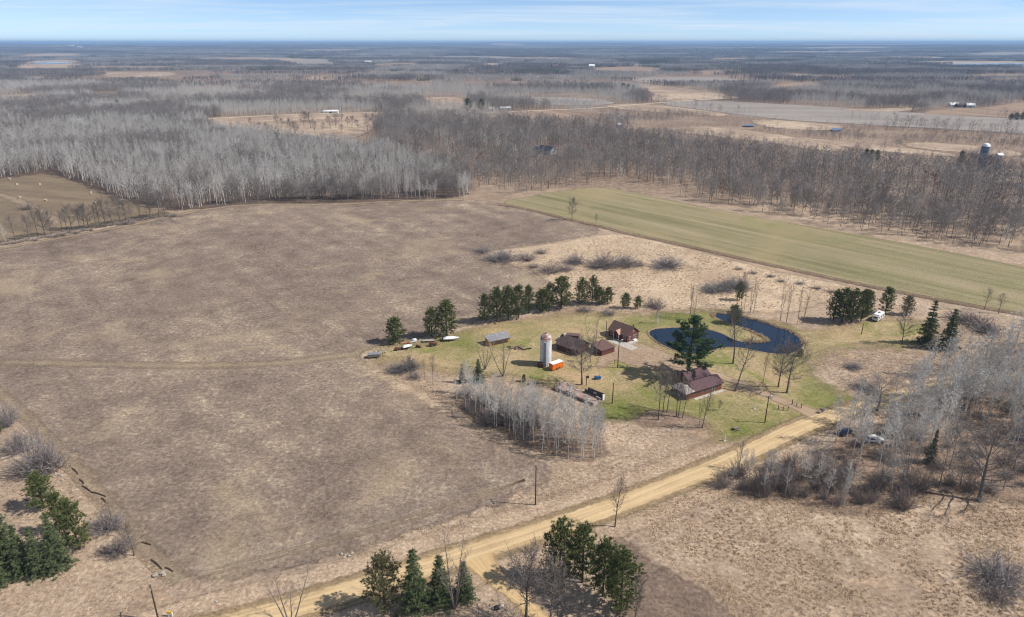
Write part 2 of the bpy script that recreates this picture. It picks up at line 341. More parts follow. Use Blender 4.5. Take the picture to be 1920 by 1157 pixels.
sheet("pale_meadow", [(905, 471), (960, 466), (1040, 455), (1110, 443), (1160, 437), (1240, 452), (1340, 480), (1440, 505), (1560, 530), (1640, 548), (1600, 556), (1540, 570), (1480, 590), (1400, 585), (1330, 578), (1230, 588), (1150, 585), (1080, 568), (1040, 535), (1000, 508), (945, 490)], M_PALE, 0.04, 4.0, "pale tan marsh grass behind the farmyard pines", margin=8)
sheet("verge_meadow", [(660, 670), (685, 685), (730, 705), (800, 735), (860, 768), (845, 785), (790, 752), (720, 715), (675, 688)], M_PALE, 0.06, 2.0, "pale grass strip between the field and the grove", margin=5)
M_TRACK = fmat("trodden_grass", [(0, srgb(128, 111, 93)), (0.5, srgb(148, 129, 107)), (1, srgb(170, 149, 120))], 3.4, 2.6, fine=1.3, bump=0.1)

# strips that follow a centre line
def strip(name, pts, width, mat, z, label=None, world=False, n=160, closed=False, cols=9, crown=0.0, widths=None):
    P = pts if world else poly(pts); P = np.array(P, float)
    if closed: P = np.vstack([P, P[:1]])
    d = np.r_[0, np.cumsum(np.hypot(*np.diff(P, axis=0).T))]
    # Catmull-Rom through the survey points
    def cr(t):
        i = min(max(int(np.searchsorted(d, t, side='right')) - 1, 0), len(P) - 2); u = (t - d[i]) / max(d[i + 1] - d[i], 1e-6)
        if closed: a, b, c, e = P[(i - 1) % (len(P) - 1)], P[i], P[i + 1], P[(i + 2) % (len(P) - 1)]
        else: a, b, c, e = P[max(i - 1, 0)], P[i], P[i + 1], P[min(i + 2, len(P) - 1)]
        return 0.5 * ((2 * b) + (c - a) * u + (2 * a - 5 * b + 4 * c - e) * u * u + (3 * b - a - 3 * c + e) * u ** 3)
    T = np.linspace(0, d[-1], n); C = np.array([cr(t) for t in T]); D = np.gradient(C, axis=0)
    if closed: D[0] = D[-1] = C[1] - C[-2]
    D /= np.linalg.norm(D, axis=1)[:, None] + 1e-9; N = np.stack([-D[:, 1], D[:, 0]], 1)
    vs = []; fs = []; ed = []; al = []; ac = []
    for i in range(n):
        w = width if widths is None else np.interp(T[i] / d[-1], np.linspace(0, 1, len(widths)), widths)
        for k in range(cols):
            s = (k / (cols - 1) * 2 - 1) * 1.35; q = C[i] + N[i] * s * w / 2
            vs.append((q[0], q[1], float(terr(q[0], q[1])) + z + crown * max(0.0, 1 - min(1, abs(s)) ** 2))); ed.append((1 - abs(s)) * w / 2); ac.append(s); al.append(T[i])
    for i in range(n - 1):
        for k in range(cols - 1): fs.append((i * cols + k, i * cols + k + 1, (i + 1) * cols + k + 1, (i + 1) * cols + k))
    me = bpy.data.meshes.new(name); me.from_pydata(vs, [], fs); me.update()
    for nm, a in (("edge", ed), ("across", ac), ("along", al)):
        at = me.attributes.new(nm, 'FLOAT', 'POINT'); at.data.foreach_set("value", np.array(a, np.float32))
    me.polygons.foreach_set("use_smooth", [True] * len(me.polygons))
    return structure(name, me, mat, label)
def road_mat(name, stops, fuzz, soft, wheel, wheelc):
    s = NT(name); p = s.pos(); ac = s.attr('across'); al = s.attr('along')
    v = s.n("ShaderNodeCombineXYZ"); s.l(s.math('MULTIPLY', al, 0.04), v.inputs[0]); s.l(s.math('MULTIPLY', ac, 3.2), v.inputs[1])
    st = s.noise(v.outputs[0], 1.6, 5, 0.6); fi = s.noise(p, 2.2, 5, 0.7); bl = s.noise(p, 0.15, 3, 0.6)
    f = s.math('ADD', s.math('ADD', s.math('MULTIPLY', st, 0.5), s.math('MULTIPLY', fi, 0.25)), s.math('MULTIPLY', bl, 0.25))
    c = s.ramp(s.rng(f, 0.34, 0.66), stops)
    w = s.math('ABSOLUTE', s.math('SUBTRACT', s.math('ABSOLUTE', ac), 0.42)); w = s.rng(w, 0.05, 0.2, 1.0, 0.0, smooth=True)
    c = s.mix(s.math('MULTIPLY', w, wheel), c, wheelc); s.color(c); s.bump(fi, 0.1, 0.2)
    e = s.math('ADD', s.attr('edge'), s.math('MULTIPLY', s.math('SUBTRACT', s.noise(p, 0.5, 5, 0.7), 0.5), fuzz * 2.2))
    s.l(s.rng(e, -soft, soft, smooth=True), s.b.inputs['Alpha']); return s.m
M_ROAD = road_mat("gravel_road", [(0, srgb(164, 137, 101)), (0.4, srgb(189, 161, 121)), (0.7, srgb(204, 177, 135)), (1, srgb(219, 196, 157))], 0.9, 0.5, 0.5, srgb(217, 187, 140))
M_DRIVE = road_mat("gravel_drive", [(0, srgb(140, 118, 96)), (0.5, srgb(166, 142, 116)), (1, srgb(192, 168, 138))], 0.8, 0.6, 0.35, srgb(186, 160, 128))
M_SANDDRIVE = road_mat("sand_drive", [(0, srgb(168, 138, 98)), (0.5, srgb(194, 164, 118)), (1, srgb(216, 188, 142))], 0.8, 0.6, 0.4, srgb(212, 182, 136))
M_VERGE = ground_mat("road_verge", [(0, srgb(126, 104, 86)), (0.4, srgb(164, 140, 116)), (0.7, srgb(189, 165, 138)), (1, srgb(213, 191, 163))], fuzz=2.0, soft=1.2, fine=1.3, bump=0.4)
def mid(a, b): return ((a[0] + b[0]) / 2, (a[1] + b[1]) / 2)
RW = [(-150, 60), (-78, 86), (-58, 94), G(600, 1125), mid(G(900, 1015), G(900, 1050)), mid(G(1150, 935), G(1150, 965)), mid(G(1350, 860), G(1350, 885)), mid(G(1500, 790), G(1500, 815)), (98.5, 175.0), (117, 184), (140, 192), (172, 200), (240, 212)]
strip("road_verge", RW, 19.0, M_VERGE, 0.06, "rough tan verge beside the gravel road", world=True, widths=[19] * 8 + [14, 7, 6, 6])
M_SHOULDER = ground_mat("road_shoulder", [(0, srgb(118, 100, 76)), (0.5, srgb(146, 124, 94)), (1, srgb(172, 148, 114))], fuzz=1.2, soft=0.7, fine=1.6, bump=0.3)
strip("road_shoulder", RW, 8.4, M_SHOULDER, 0.085, "darker grassy road shoulder", world=True, widths=[8.4] * 8 + [6, 3.6, 3.4, 3.4])
strip("gravel_road", RW, 5.5, M_ROAD, 0.12, "pale tan gravel road running past the farm", world=True, crown=0.06, widths=[5.5] * 8 + [4.2, 2.4, 2.2, 2.2])
strip("sand_drive", [(884, 1034), (899, 1050), (913, 1068), (938, 1092), (975, 1122), (1000, 1150), (1035, 1190), (1060, 1230)], 3.0, M_SANDDRIVE, 0.15, "sandy drive leading down from the gravel road", widths=[8, 5.0, 3.6, 3.6, 3.6, 3.6])
strip("driveway", [(1560, 792), (1535, 781), (1500, 766), (1470, 754), (1440, 741), (1405, 727), (1370, 713), (1330, 698), (1290, 688), (1240, 680)], 3.2, M_DRIVE, 0.13, "gravel driveway curving in to the farmyard", widths=[9, 5, 3.4, 3.2, 3.2, 3.2, 3.4, 4])
sheet("gravel_yard", [(1150, 645), (1190, 640), (1215, 648), (1245, 660), (1300, 680), (1330, 697), (1320, 704), (1270, 697), (1220, 690), (1180, 686), (1150, 672), (1135, 690), (1118, 692), (1120, 668)], fmat("gravel_yard", [(0, srgb(134, 112, 92)), (0.5, srgb(160, 136, 112)), (1, srgb(184, 160, 132))], 1.6, 1.0, fine=1.8, bump=0.1), 0.10, 1.5, "packed gravel farmyard between barns and house", margin=4)
strip("farm_track", [(668, 662), (600, 672), (520, 681), (420, 685), (300, 685), (150, 682), (0, 679), (-200, 670)], 4.5, M_TRACK, 0.05, "faint pale track crossing the stubble field")
strip("field_path", [(-60, 690), (0, 738), (52, 786), (100, 834), (150, 890), (200, 946), (246, 1000), (290, 1050), (340, 1090)], 3.2, M_TRACK, 0.055, "pale path along the left edge of the field")
strip("field_rim", [(0, 466), (120, 445), (220, 427), (330, 404), (400, 391), (480, 384), (620, 383), (760, 377), (870, 374)], 5.0, M_TRACK, 0.06, "pale grass rim along the far edge of the field")
strip("green_field_bank", [(935, 384), (985, 392), (1050, 408), (1120, 424), (1180, 439), (1270, 458), (1370, 481), (1480, 505), (1600, 531), (1720, 555), (1830, 575), (1920, 591), (2050, 620)], 4.0, ground_mat("bank_soil", [(0, srgb(84, 68, 54)), (0.5, srgb(120, 100, 80)), (1, srgb(160, 136, 108))], fuzz=1.8, soft=0.9, fine=1.1, bump=0.4), 0.07, "dark ditch bank along the green field", crown=0.25)
strip("hay_field_track", [(-60, 355), (0, 365), (60, 388), (110, 418)], 7.0, M_TRACK, 0.05, "pale grass track through the hay field")
for i, (a, b) in enumerate([(0, 0), (14, -12)]):
    strip("wheel_track", [(390 + a, 1078 + b), (560 + a, 1035 + b), (740 + a, 985 + b), (900 + a, 934 + b), (985, 900)], 0.8, M_TRACK, 0.06, "thin pale wheel track near the field's lower edge")

# pond
POND = [(1216, 625), (1226, 618), (1248, 616.5), (1275, 615), (1300, 615), (1318, 618), (1335, 621), (1352, 626), (1368, 635), (1384, 641), (1404, 643.5), (1425, 643), (1441, 642), (1443, 639), (1437, 634), (1424, 627), (1408, 619.5), (1392, 613.5), (1378, 609), (1362, 603), (1346, 597), (1338, 591), (1346, 588), (1366, 590), (1388, 594), (1408, 599), (1430, 606), (1456, 614), (1478, 620), (1494, 630), (1504, 641), (1503, 651), (1490, 660), (1470, 664), (1446, 662.5), (1420, 658), (1395, 652.5), (1372, 650), (1352, 651), (1336, 656), (1318, 661), (1296, 663), (1272, 659), (1250, 650), (1232, 640)]
s = NT("pond_water"); s.color((0.008, 0.018, 0.036)); s.set(Roughness=0.06, Specular_IOR_Level=0.7, IOR=1.33)
s.bump(s.noise(s.vmap(s.pos(), 0.5, (1, 2.2, 1)), 1.1, 3, 0.6), 0.02, 0.06); M_WATER = s.m
PW = chaikin(poly(POND), 2)
_q = np.array(PW); _t = np.roll(_q, -1, 0) - np.roll(_q, 1, 0); _t /= np.linalg.norm(_t, axis=1)[:, None] + 1e-9; _nn = np.stack([_t[:, 1], -_t[:, 0]], 1)
if sdist(np.array([_q[0, 0] + _nn[0, 0] * .3]), np.array([_q[0, 1] + _nn[0, 1] * .3]), PW)[0] > 0: _nn = -_nn
PW = [tuple(p) for p in _q + _nn * 0.75]
wm = bpy.data.meshes.new("pond_water"); wm.from_pydata([(x, y, 0.12) for x, y in PW], [], [tuple(range(len(PW)))]); wm.update()
import bmesh
bm = bmesh.new(); bm.from_mesh(wm); bmesh.ops.triangulate(bm, faces=bm.faces[:]); bm.to_mesh(wm); bm.free()
structure("pond", wm, M_WATER, "dark blue horseshoe shaped farm pond")
M_BANK = ground_mat("pond_bank", [(0, srgb(84, 70, 52)), (0.4, srgb(138, 118, 88)), (0.8, srgb(178, 154, 118)), (1, srgb(206, 184, 146))], fuzz=0.7, soft=0.35, fine=1.6, bump=0.3)
strip("pond_bank", PW[::2], 1.1, M_BANK, 0.09, "sandy rim around the pond", world=True, closed=True, n=420, cols=9, crown=0.14)

# fields, road and water beyond the woods
FAR_FIELDS = [
 ("tan_pasture", [(335, 227), (420, 218), (560, 214), (720, 212), (748, 215), (705, 226), (700, 245), (655, 264), (560, 252), (480, 245), (400, 233)], "t"),
 ("plowed_field", [(890, 213), (960, 208), (1040, 206), (1100, 214), (1152, 228), (1135, 238), (1050, 237), (980, 227), (930, 222)], "b"),
 ("grey_crop_field", [(1220, 193), (1330, 188), (1480, 196), (1640, 206), (1780, 216), (1920, 223), (2150, 236), (2150, 268), (1920, 251), (1750, 241), (1600, 233), (1490, 227), (1390, 216), (1300, 204)], "g"),
 ("marsh_meadow", [(1185, 239), (1290, 235), (1400, 243), (1520, 262), (1605, 279), (1560, 287), (1430, 265), (1300, 252)], "t"),
 ("marsh_meadow", [(1400, 222), (1500, 228), (1600, 237), (1560, 246), (1480, 243), (1420, 236)], "t"),
 ("marsh_meadow", [(1130, 195), (1220, 195), (1290, 203), (1380, 215), (1350, 219), (1240, 211), (1150, 205)], "t"),
 ("marsh_meadow", [(1700, 266), (1800, 270), (1920, 284), (1920, 296), (1800, 286), (1690, 276)], "t"),
 ("marsh_meadow", [(1840, 325), (1920, 332), (2050, 350), (2050, 366), (1920, 344), (1850, 336)], "t"),
 ("marsh_meadow", [(1480, 255), (1640, 270), (1800, 290), (1790, 297), (1640, 283), (1500, 264)], "t"),
 ("tan_pasture", [(0, 178), (95, 176), (92, 187), (0, 191), (-150, 192), (-150, 180)], "t"),
 ("tan_pasture", [(165, 173), (230, 172), (225, 186), (200, 189), (170, 183)], "t"),
 ("tan_pasture", [(310, 164), (420, 163), (520, 168), (518, 174), (400, 171)], "t"),
 ("marsh_meadow", [(28, 120), (90, 112), (150, 113), (155, 126), (100, 133), (40, 134)], "t"),
 ("tan_pasture", [(770, 184), (860, 182), (880, 190), (870, 205), (810, 205), (790, 194)], "t"),
 ("tan_pasture", [(940, 184), (1010, 181), (1110, 184), (1170, 194), (1100, 199), (1010, 196)], "g"),
 ("tan_pasture", [(1190, 161), (1240, 160), (1300, 168), (1410, 184), (1330, 188), (1225, 192), (1205, 176)], "t"),
 ("plowed_field", [(1450, 156), (1555, 157), (1545, 166), (1490, 172), (1442, 173)], "b"),
 ("tan_pasture", [(1410, 140), (1500, 139), (1620, 146), (1600, 151), (1480, 148)], "g"),
 ("tan_pasture", [(1170, 147), (1300, 143), (1420, 150), (1300, 156), (1200, 155)], "g"),
 ("tan_pasture", [(1692, 116), (1800, 114), (1960, 116), (1960, 122), (1720, 120)], "t"),
 ("plowed_field", [(1715, 213), (1770, 204), (1850, 202), (1920, 190), (2100, 185), (2100, 232), (1920, 222), (1800, 217)], "b"),
 ("tan_pasture", [(1560, 205), (1650, 204), (1760, 200), (1700, 210), (1600, 208)], "t"),
 ("plowed_field", [(690, 120), (790, 117), (800, 124), (700, 127)], "b"),
 ("tan_pasture", [(900, 119), (950, 118), (948, 126), (905, 128)], "t"),
 ("tan_pasture", [(1090, 128), (1200, 124), (1252, 130), (1230, 140), (1120, 138)], "b"),
 ("tan_pasture", [(500, 112), (620, 110), (640, 122), (560, 126)], "g"),
 ("tan_pasture", [(1700, 154), (1920, 152), (1960, 160), (1760, 160)], "g"),
 ("plowed_field", [(560, 96), (680, 95), (680, 99), (560, 100)], "b"),
 ("tan_pasture", [(1240, 138), (1330, 132), (1420, 134), (1330, 142)], "b"),
 ("tan_pasture", [(40, 103), (160, 102), (150, 107), (30, 109)], "t"),
 ("tan_pasture", [(1380, 118), (1500, 116), (1520, 119), (1400, 122)], "b"),
]
FM = {"t": fmat("far_pasture", TAN, 8, 4, fine=0.4, bump=0.0, weights=(.3, .3, .5)), "b": fmat("far_plowed", [(0, srgb(124, 100, 84)), (0.5, srgb(152, 128, 106)), (1, srgb(176, 152, 126))], 6, 4, fine=0.35, bump=0.0, streak=(1.2, (0.004, 0.05), .4)),
      "g": fmat("far_crop", [(0, srgb(126, 116, 108)), (0.5, srgb(150, 139, 128)), (1, srgb(172, 160, 146))], 6, 4, fine=0.35, bump=0.0, streak=(0.1, (0.003, 0.03), .4))}
RF = random.Random(77)
for _ in range(70):
    v = 88 + 82 * RF.random() ** 1.5; u = RF.uniform(-40, 1960); w = RF.uniform(35, 150); h_ = RF.uniform(.10, .2) * (v - 76) * RF.uniform(.5, 1)
    if any(abs(u - sum(q[0] for q in f[1]) / len(f[1])) < 90 and abs(v - sum(q[1] for q in f[1]) / len(f[1])) < (v - 76) * .18 for f in FAR_FIELDS): continue
    FAR_FIELDS.append((("tan_pasture", "plowed_field", "tan_pasture")[_ % 3], [(u - w, v + RF.uniform(-.2, .2) * h_), (u - w * .5, v - h_ * .5), (u + w * .6, v - h_ * .45), (u + w, v + RF.uniform(-.3, .3) * h_), (u + w * .5, v + h_ * .5), (u - w * .6, v + h_ * .45)], "tbg"[_ % 3]))
CLEAR = [poly([(380, 230), (480, 243), (560, 250), (655, 262), (700, 248), (722, 262), (690, 284), (600, 278), (500, 262), (400, 246)])]                      # outlines where no wood grows
for nm, pts, k in FAR_FIELDS:
    P = poly(pts); d = sum(p[1] for p in P) / len(P); CLEAR.append(P)
    sheet(nm, pts, FM[k], 0.1 + d * 0.0002, max(10.0, d / 90), {"t": "tan pasture", "b": "brown plowed field", "g": "greyish crop field"}[k] + " far off among the woods", margin=max(14, d / 60))
strip("far_road", [(-100, 246), (150, 238), (340, 226), (560, 215), (720, 212), (880, 213), (1000, 208), (1100, 204), (1200, 196), (1330, 186.5), (1460, 178)], 9.0, road_mat("far_road", [(0, srgb(180, 160, 130)), (1, srgb(214, 198, 172))], 0.5, 2.0, 0.2, srgb(210, 196, 170)), 0.5, "pale road crossing the far woods", n=120)
for pts in ([(45, 119), (90, 116.5), (138, 117), (130, 119.5), (80, 120.5)], [(1720, 123), (1800, 119.5), (1960, 119), (1960, 124), (1800, 126)], [(1390, 236), (1412, 235), (1418, 238), (1396, 239)], [(1556, 243), (1576, 241), (1580, 246), (1560, 248)]):
    P = chaikin(poly(pts), 2); me = bpy.data.meshes.new("far_pond"); me.from_pydata([(x, y, float(terr(x, y)) + 1.2 + 0.0003 * y) for x, y in P], [], [tuple(range(len(P)))]); me.update()
    structure("far_pond", me, M_WATER, "small sheet of water far off among the woods"); CLEAR.append(P)
# ------------------------------------------------------------------ trees
def bark_mat(name, a, b, rnd=0.5, spread=0.35):
    s = NT(name); n = s.noise(s.obj(), 2.5, 3, 0.6); c = s.mix(s.rng(n, 0.3, 0.7), a, b)
    c = s.mix(s.math('MULTIPLY', s.rnd(), rnd), c, tuple(q * (1 - spread) for q in a)); s.color(c); s.set(Roughness=0.95, Specular_IOR_Level=0.05); return s.m
def needle_mat(name, a, b, c3):
    s = NT(name); n = s.noise(s.obj(), 0.9, 4, 0.7); c = s.ramp(s.rng(n, 0.3, 0.7), [(0, a), (0.6, b), (1, c3)])
    c = s.mix(s.math('MULTIPLY', s.rnd(), 0.35), c, tuple(q * 0.7 for q in b)); s.color(c); s.set(Roughness=0.75, Specular_IOR_Level=0.1); return s.m
B_ASP_T = bark_mat("aspen_bark", (0.60, 0.565, 0.505), (0.74, 0.70, 0.63)); B_ASP_C = bark_mat("aspen_twigs", (0.56, 0.525, 0.475), (0.74, 0.70, 0.64), 0.8, 0.4)
B_OAK_T = bark_mat("oak_bark", (0.15, 0.13, 0.115), (0.23, 0.20, 0.18)); B_OAK_C = bark_mat("oak_twigs", (0.32, 0.282, 0.25), (0.45, 0.40, 0.358), 1.0, 0.5)
B_YRD_T = bark_mat("maple_bark", (0.10, 0.083, 0.07), (0.16, 0.135, 0.115)); B_YRD_C = bark_mat("maple_twigs", (0.18, 0.152, 0.132), (0.26, 0.222, 0.195), 0.6, 0.35)
B_SHR = bark_mat("shrub_twigs", (0.29, 0.235, 0.20), (0.42, 0.345, 0.295), 0.7, 0.35); B_GSH = bark_mat("grey_shrub_twigs", (0.25, 0.215, 0.198), (0.36, 0.315, 0.29), 0.5, 0.3)
B_FARA = bark_mat('far_aspen_twigs', (0.44, 0.41, 0.37), (0.58, 0.545, 0.495), .8, .4); B_FARO = bark_mat('far_oak_twigs', (0.24, 0.21, 0.185), (0.34, 0.30, 0.27), .8, .45)
B_RED = bark_mat("rusty_leaves", (0.20, 0.085, 0.045), (0.28, 0.13, 0.07), 0.5, 0.3)
B_PIN_T = bark_mat("pine_bark", (0.085, 0.06, 0.045), (0.15, 0.105, 0.078))
N_PINE = needle_mat("pine_needles", (0.062, 0.080, 0.026), (0.14, 0.165, 0.056), (0.27, 0.27, 0.10))
N_WHITE = needle_mat("white_pine_needles", (0.045, 0.078, 0.036), (0.095, 0.145, 0.062), (0.17, 0.225, 0.10))
N_SPRU = needle_mat("spruce_needles", (0.055, 0.076, 0.036), (0.12, 0.148, 0.066), (0.23, 0.24, 0.105))
N_BROWNPINE = needle_mat("browning_needles", (0.08, 0.082, 0.036), (0.15, 0.14, 0.066), (0.25, 0.19, 0.11))

def unit(az, tilt): return Vector((math.cos(az) * math.sin(tilt), math.sin(az) * math.sin(tilt), math.cos(tilt)))
def bare(seed, h=15, r=0.16, first=0.4, nprim=24, tilt=(0.9, 0.45), blen=0.18, prof='cone', nsec=5, ntwig=5, tw=0.045, stems=1, spread=0.0, lean=0.0, sides=6, up=0.35, tubes=True, side=None, trunk_top=1.0):
    """Leafless tree: (trunk, crown)."""
    R = random.Random(seed); T, C = MB(), MB(); la = R.uniform(0, 6.28) if side is None else side
    for st in range(stems):
        az = la + st * 6.283 / stems + R.uniform(-.4, .4); sp = spread * R.uniform(0.7, 1.2) if stems > 1 else lean
        hh = h * (1 if st == 0 else R.uniform(0.75, 1.0)) * trunk_top; d = unit(az if stems > 1 else la, sp); n = 7
        pts = []; p = Vector((0, 0, -0.2))
        for i in range(n):
            pts.append(p.copy()); d = (d + Vector((R.gauss(0, .05), R.gauss(0, .05), 0.06 if stems > 1 else 0.03))).normalized(); p = p + d * (hh + 0.2) / (n - 1)
        rad = [r * (1.25 if i == 0 else 1) * (1 - 0.9 * i / (n - 1)) / (stems ** 0.35) for i in range(n)]
        T.tube(pts, rad, sides, cap=False)
        K = max(4, nprim // stems)
        for k in range(K):
            t = first + (0.98 - first) * (k + R.random() * .8) / K; q = t * (n - 1); i = min(int(q), n - 2); b = pts[i].lerp(pts[i + 1], q - i)
            u = (t - first) / (1 - first)
            pf = {'cone': (1 - u) ** 0.7 * 0.85 + 0.18, 'round': math.sin(math.pi * (0.18 + 0.74 * u)) ** 0.8, 'vase': 0.55 + 0.45 * (1 - abs(u - .6)), 'oval': math.sin(math.pi * (0.1 + 0.85 * u)) * .8 + .2}[prof]
            L = blen * h * pf * R.uniform(0.75, 1.2); az2 = k * 2.4 + R.uniform(-.5, .5); tl = tilt[0] + (tilt[1] - tilt[0]) * u
            bd = unit(az2, tl + R.uniform(-.15, .15)); m = 4; bp = [b]; pp = b
            for j in range(m):
                bd = (bd + Vector((R.gauss(0, .12), R.gauss(0, .12), up * 0.4))).normalized(); pp = pp + bd * L / m; bp.append(pp)
            br = max(0.012, rad[i] * 0.45)
            if tubes: C.tube(bp, [br * (1 - 0.85 * j / m) for j in range(m + 1)], 3, cap=False)
            else:
                for j in range(0, m, 2): C.sliver(bp[j], (bp[min(j + 2, m)] - bp[j]).normalized(), (bp[min(j + 2, m)] - bp[j]).length * 1.2, br * 2, R)
            for s2 in range(nsec):
                w = 0.25 + 0.75 * (s2 + R.random()) / nsec; qi = min(int(w * m), m - 1); sb = bp[qi].lerp(bp[qi + 1], w * m - qi)
                sd = ((bp[qi + 1] - bp[qi]).normalized() + Vector((R.gauss(0, .75), R.gauss(0, .75), R.gauss(0.2, .5)))).normalized(); SL = L * R.uniform(.3, .55) * (1.1 - .4 * w)
                C.sliver(sb, sd, SL, max(tw * 1.3, br * .5), R)
                for _ in range(ntwig):
                    e = R.random(); td = (sd + Vector((R.gauss(0, .7), R.gauss(0, .7), R.gauss(0.15, .5)))).normalized()
                    C.sliver(sb + sd * SL * e, td, SL * R.uniform(.35, .8), tw, R)
    return T, C
def shrub(seed, w=3.0, h=2.2, n=60, tw=0.05, nt=5):
    """Twiggy dome: stems fan out from the base, fine twigs fill the outer shell."""
    R = random.Random(seed); C = MB()
    for k in range(n):
        a = R.uniform(0, 6.283); tl = 1.35 * R.random() ** 0.6; d = unit(a, tl); b = Vector((R.gauss(0, w * .09), R.gauss(0, w * .09), -0.05))
        L = R.uniform(.42, 1.12) / math.sqrt((math.sin(tl) / (w / 2)) ** 2 + (math.cos(tl) / h) ** 2); C.sliver(b, d, L, tw * 1.5, R)
        for _ in range(nt):
            e = R.random() ** .6; td = (d * .8 + Vector((R.gauss(0, .6), R.gauss(0, .6), R.gauss(.25, .45)))).normalized(); C.sliver(b + d * L * e, td, min(w, h) * R.uniform(.12, .26), tw, R)
    return C
def tuft(C, R, p, d, size, n, wd=0.3, droop=0.0):
    for _ in range(n):
        q = (d + Vector((R.gauss(0, .7), R.gauss(0, .7), R.gauss(.15 - droop, .5)))).normalized(); C.sliver(p, q, size * R.uniform(.7, 1.25), size * wd, R)
def conifer(seed, h=12, kind='pine', dens=1.0, n=13):
    R = random.Random(seed); T, C = MB(), MB(); px, py = R.gauss(0, .012) * h, R.gauss(0, .012) * h
    r = h * 0.016
    T.tube([(0, 0, -.2), (px * .3, py * .3, h * .35), (px * .7, py * .7, h * .7), (px, py, h * .97)], [r * 1.2, r, r * .6, r * .15], 7, cap=False)
    if kind == 'spruce': z0, wm, lv = 0.05, 0.235, 16
    elif kind == 'pine': z0, wm, lv = 0.09, 0.335, 14
    elif kind == 'young': z0, wm, lv = 0.04, 0.40, 13
    else: z0, wm, lv = 0.20, 0.30, 12
    lv = int(lv * (1 if h < 14 else 1.15))
    for i in range(lv):
        t = z0 + (0.97 - z0) * (i + R.uniform(-.25, .25)) / (lv - 1); u = min(max((t - z0) / (1 - z0), 0), 1)
        if kind == 'spruce': wr = (1 - u) ** 0.95 + 0.02
        elif kind in ('pine',): wr = (math.sin(math.pi * (0.20 + 0.76 * u)) ** 0.75) * (1.0 - 0.25 * u)
        elif kind == 'young': wr = (math.sin(math.pi * (0.28 + 0.70 * u)) ** 0.7)
        else: wr = (0.55 + 0.6 * math.sin(math.pi * (0.30 + 0.62 * u))) * (1 - u ** 3) * R.uniform(.62, 1.12) + .08
        nb = {'spruce': 11, 'pine': 7, 'young': 8, 'white': 6}[kind]; a0 = R.uniform(0, 6.28)
        for k in range(nb):
            if kind != 'spruce' and R.random() < .10: continue
            az = a0 + k * 6.283 / nb + R.uniform(-.35, .35); L = wm * h * wr * R.uniform(.72, 1.12)
            tl = {'spruce': 1.62, 'pine': 1.15 - .5 * u, 'young': 1.15 - .5 * u, 'white': 1.42 - .55 * u}[kind] + R.uniform(-.12, .12); d = unit(az, tl)
            b = Vector((px * t, py * t, t * h)); C.sliver(b, d, L, r * .5, R)
            sz = {'spruce': .034, 'pine': .042, 'young': .068, 'white': .040}[kind] * h * (1.0 if h < 14 else .82)
            nt = max(2, int(dens * (L / sz) * (1.7 if kind != 'white' else 2.3)))
            for q in range(nt):
                e = R.uniform(.18 if kind == 'spruce' else .35, 1.02); p = b + d * L * e + Vector((R.gauss(0, sz * .5), R.gauss(0, sz * .5), (R.gauss(0, sz * (.18 if kind == 'spruce' else .3)) - (e * e * L * .16 if kind == 'spruce' else -e * e * L * (.16 if kind == 'white' else .10)))))
                tuft(C, R, p, d * .5 + Vector((0, 0, .35 if kind != 'spruce' else -.05)), sz, n, .20 if kind != 'spruce' else .24, .25 if kind == 'spruce' else 0)
    for q in range(5): tuft(C, R, Vector((px, py, h * (.90 + .02 * q))), Vector((0, 0, 1)), h * .04, n)
    return T, C

PROTO = {}
def proto(key, TC, tm, cm, h):
    T, C = TC; PROTO.setdefault(key, []).append((T.mesh("trunk", tm, True) if T else None, C.mesh("crown", cm), h))
for i in range(5): proto('aspen', bare(10 + i, 14, .11, .36, 28, (.9, .5), .20, 'cone', 6, 7, .050, up=.2), B_ASP_T, B_ASP_C, 14)
for i in range(5): proto('oak', bare(30 + i, 14, .18, .28, 26, (1.35, .5), .44, 'round', 8, 8, .055, lean=.05, up=.12), B_OAK_T, B_OAK_C, 14)
for i in range(3): proto('spreading_oak', bare(50 + i, 12, .34, .16, 22, (1.45, .5), .58, 'round', 9, 8, .05, lean=.10, trunk_top=.8, up=.15), B_OAK_T, B_OAK_C, 12)
for i in range(3): proto('maple', bare(60 + i, 14, .23, .33, 24, (1.0, .4), .34, 'oval', 7, 7, .05, lean=.04, up=.22), B_YRD_T, B_YRD_C, 14)
for i in range(3): proto('vase', bare(70 + i, 12, .30, .40, 28, (.9, .35), .26, 'vase', 6, 5, .045, stems=4, spread=.46, up=.2), B_OAK_T, B_SHR, 12)
for i in range(3): proto('fine', bare(80 + i, 11, .22, .27, 28, (1.3, .4), .44, 'round', 10, 9, .042, lean=.04, up=.15), B_YRD_T, B_YRD_C, 11)
for i in range(2): proto('slender', bare(90 + i, 14, .14, .32, 24, (.6, .3), .19, 'oval', 5, 5, .045, stems=2, spread=.10), B_YRD_T, B_YRD_C, 14)
for i in range(2): proto('leaning', bare(95 + i, 11, .22, .38, 20, (1.0, .4), .34, 'oval', 6, 6, .045, lean=.38, side=0.35), B_OAK_T, B_YRD_C, 11)
for i in range(4): proto('shrub', (None, shrub(100 + i, 3.2, 2.4, 110, .036, 9)), None, B_SHR, 2.4)
for i in range(3): proto('grey_shrub', (None, shrub(110 + i, 3.4, 2.4, 210, .028, 11)), None, B_GSH, 2.4)
for i in range(3): proto('pine', conifer(120 + i, 12, 'pine', 1.35), B_PIN_T, N_PINE, 12)
for i in range(2): proto('brown_pine', conifer(126 + i, 12, 'pine', 1.15), B_PIN_T, N_BROWNPINE, 12)
for i in range(3): proto('young', conifer(130 + i, 7, 'young', 1.0), B_PIN_T, N_PINE, 7)
for i in range(3): proto('spruce', conifer(140 + i, 12, 'spruce', 1.1), B_PIN_T, N_SPRU, 12)
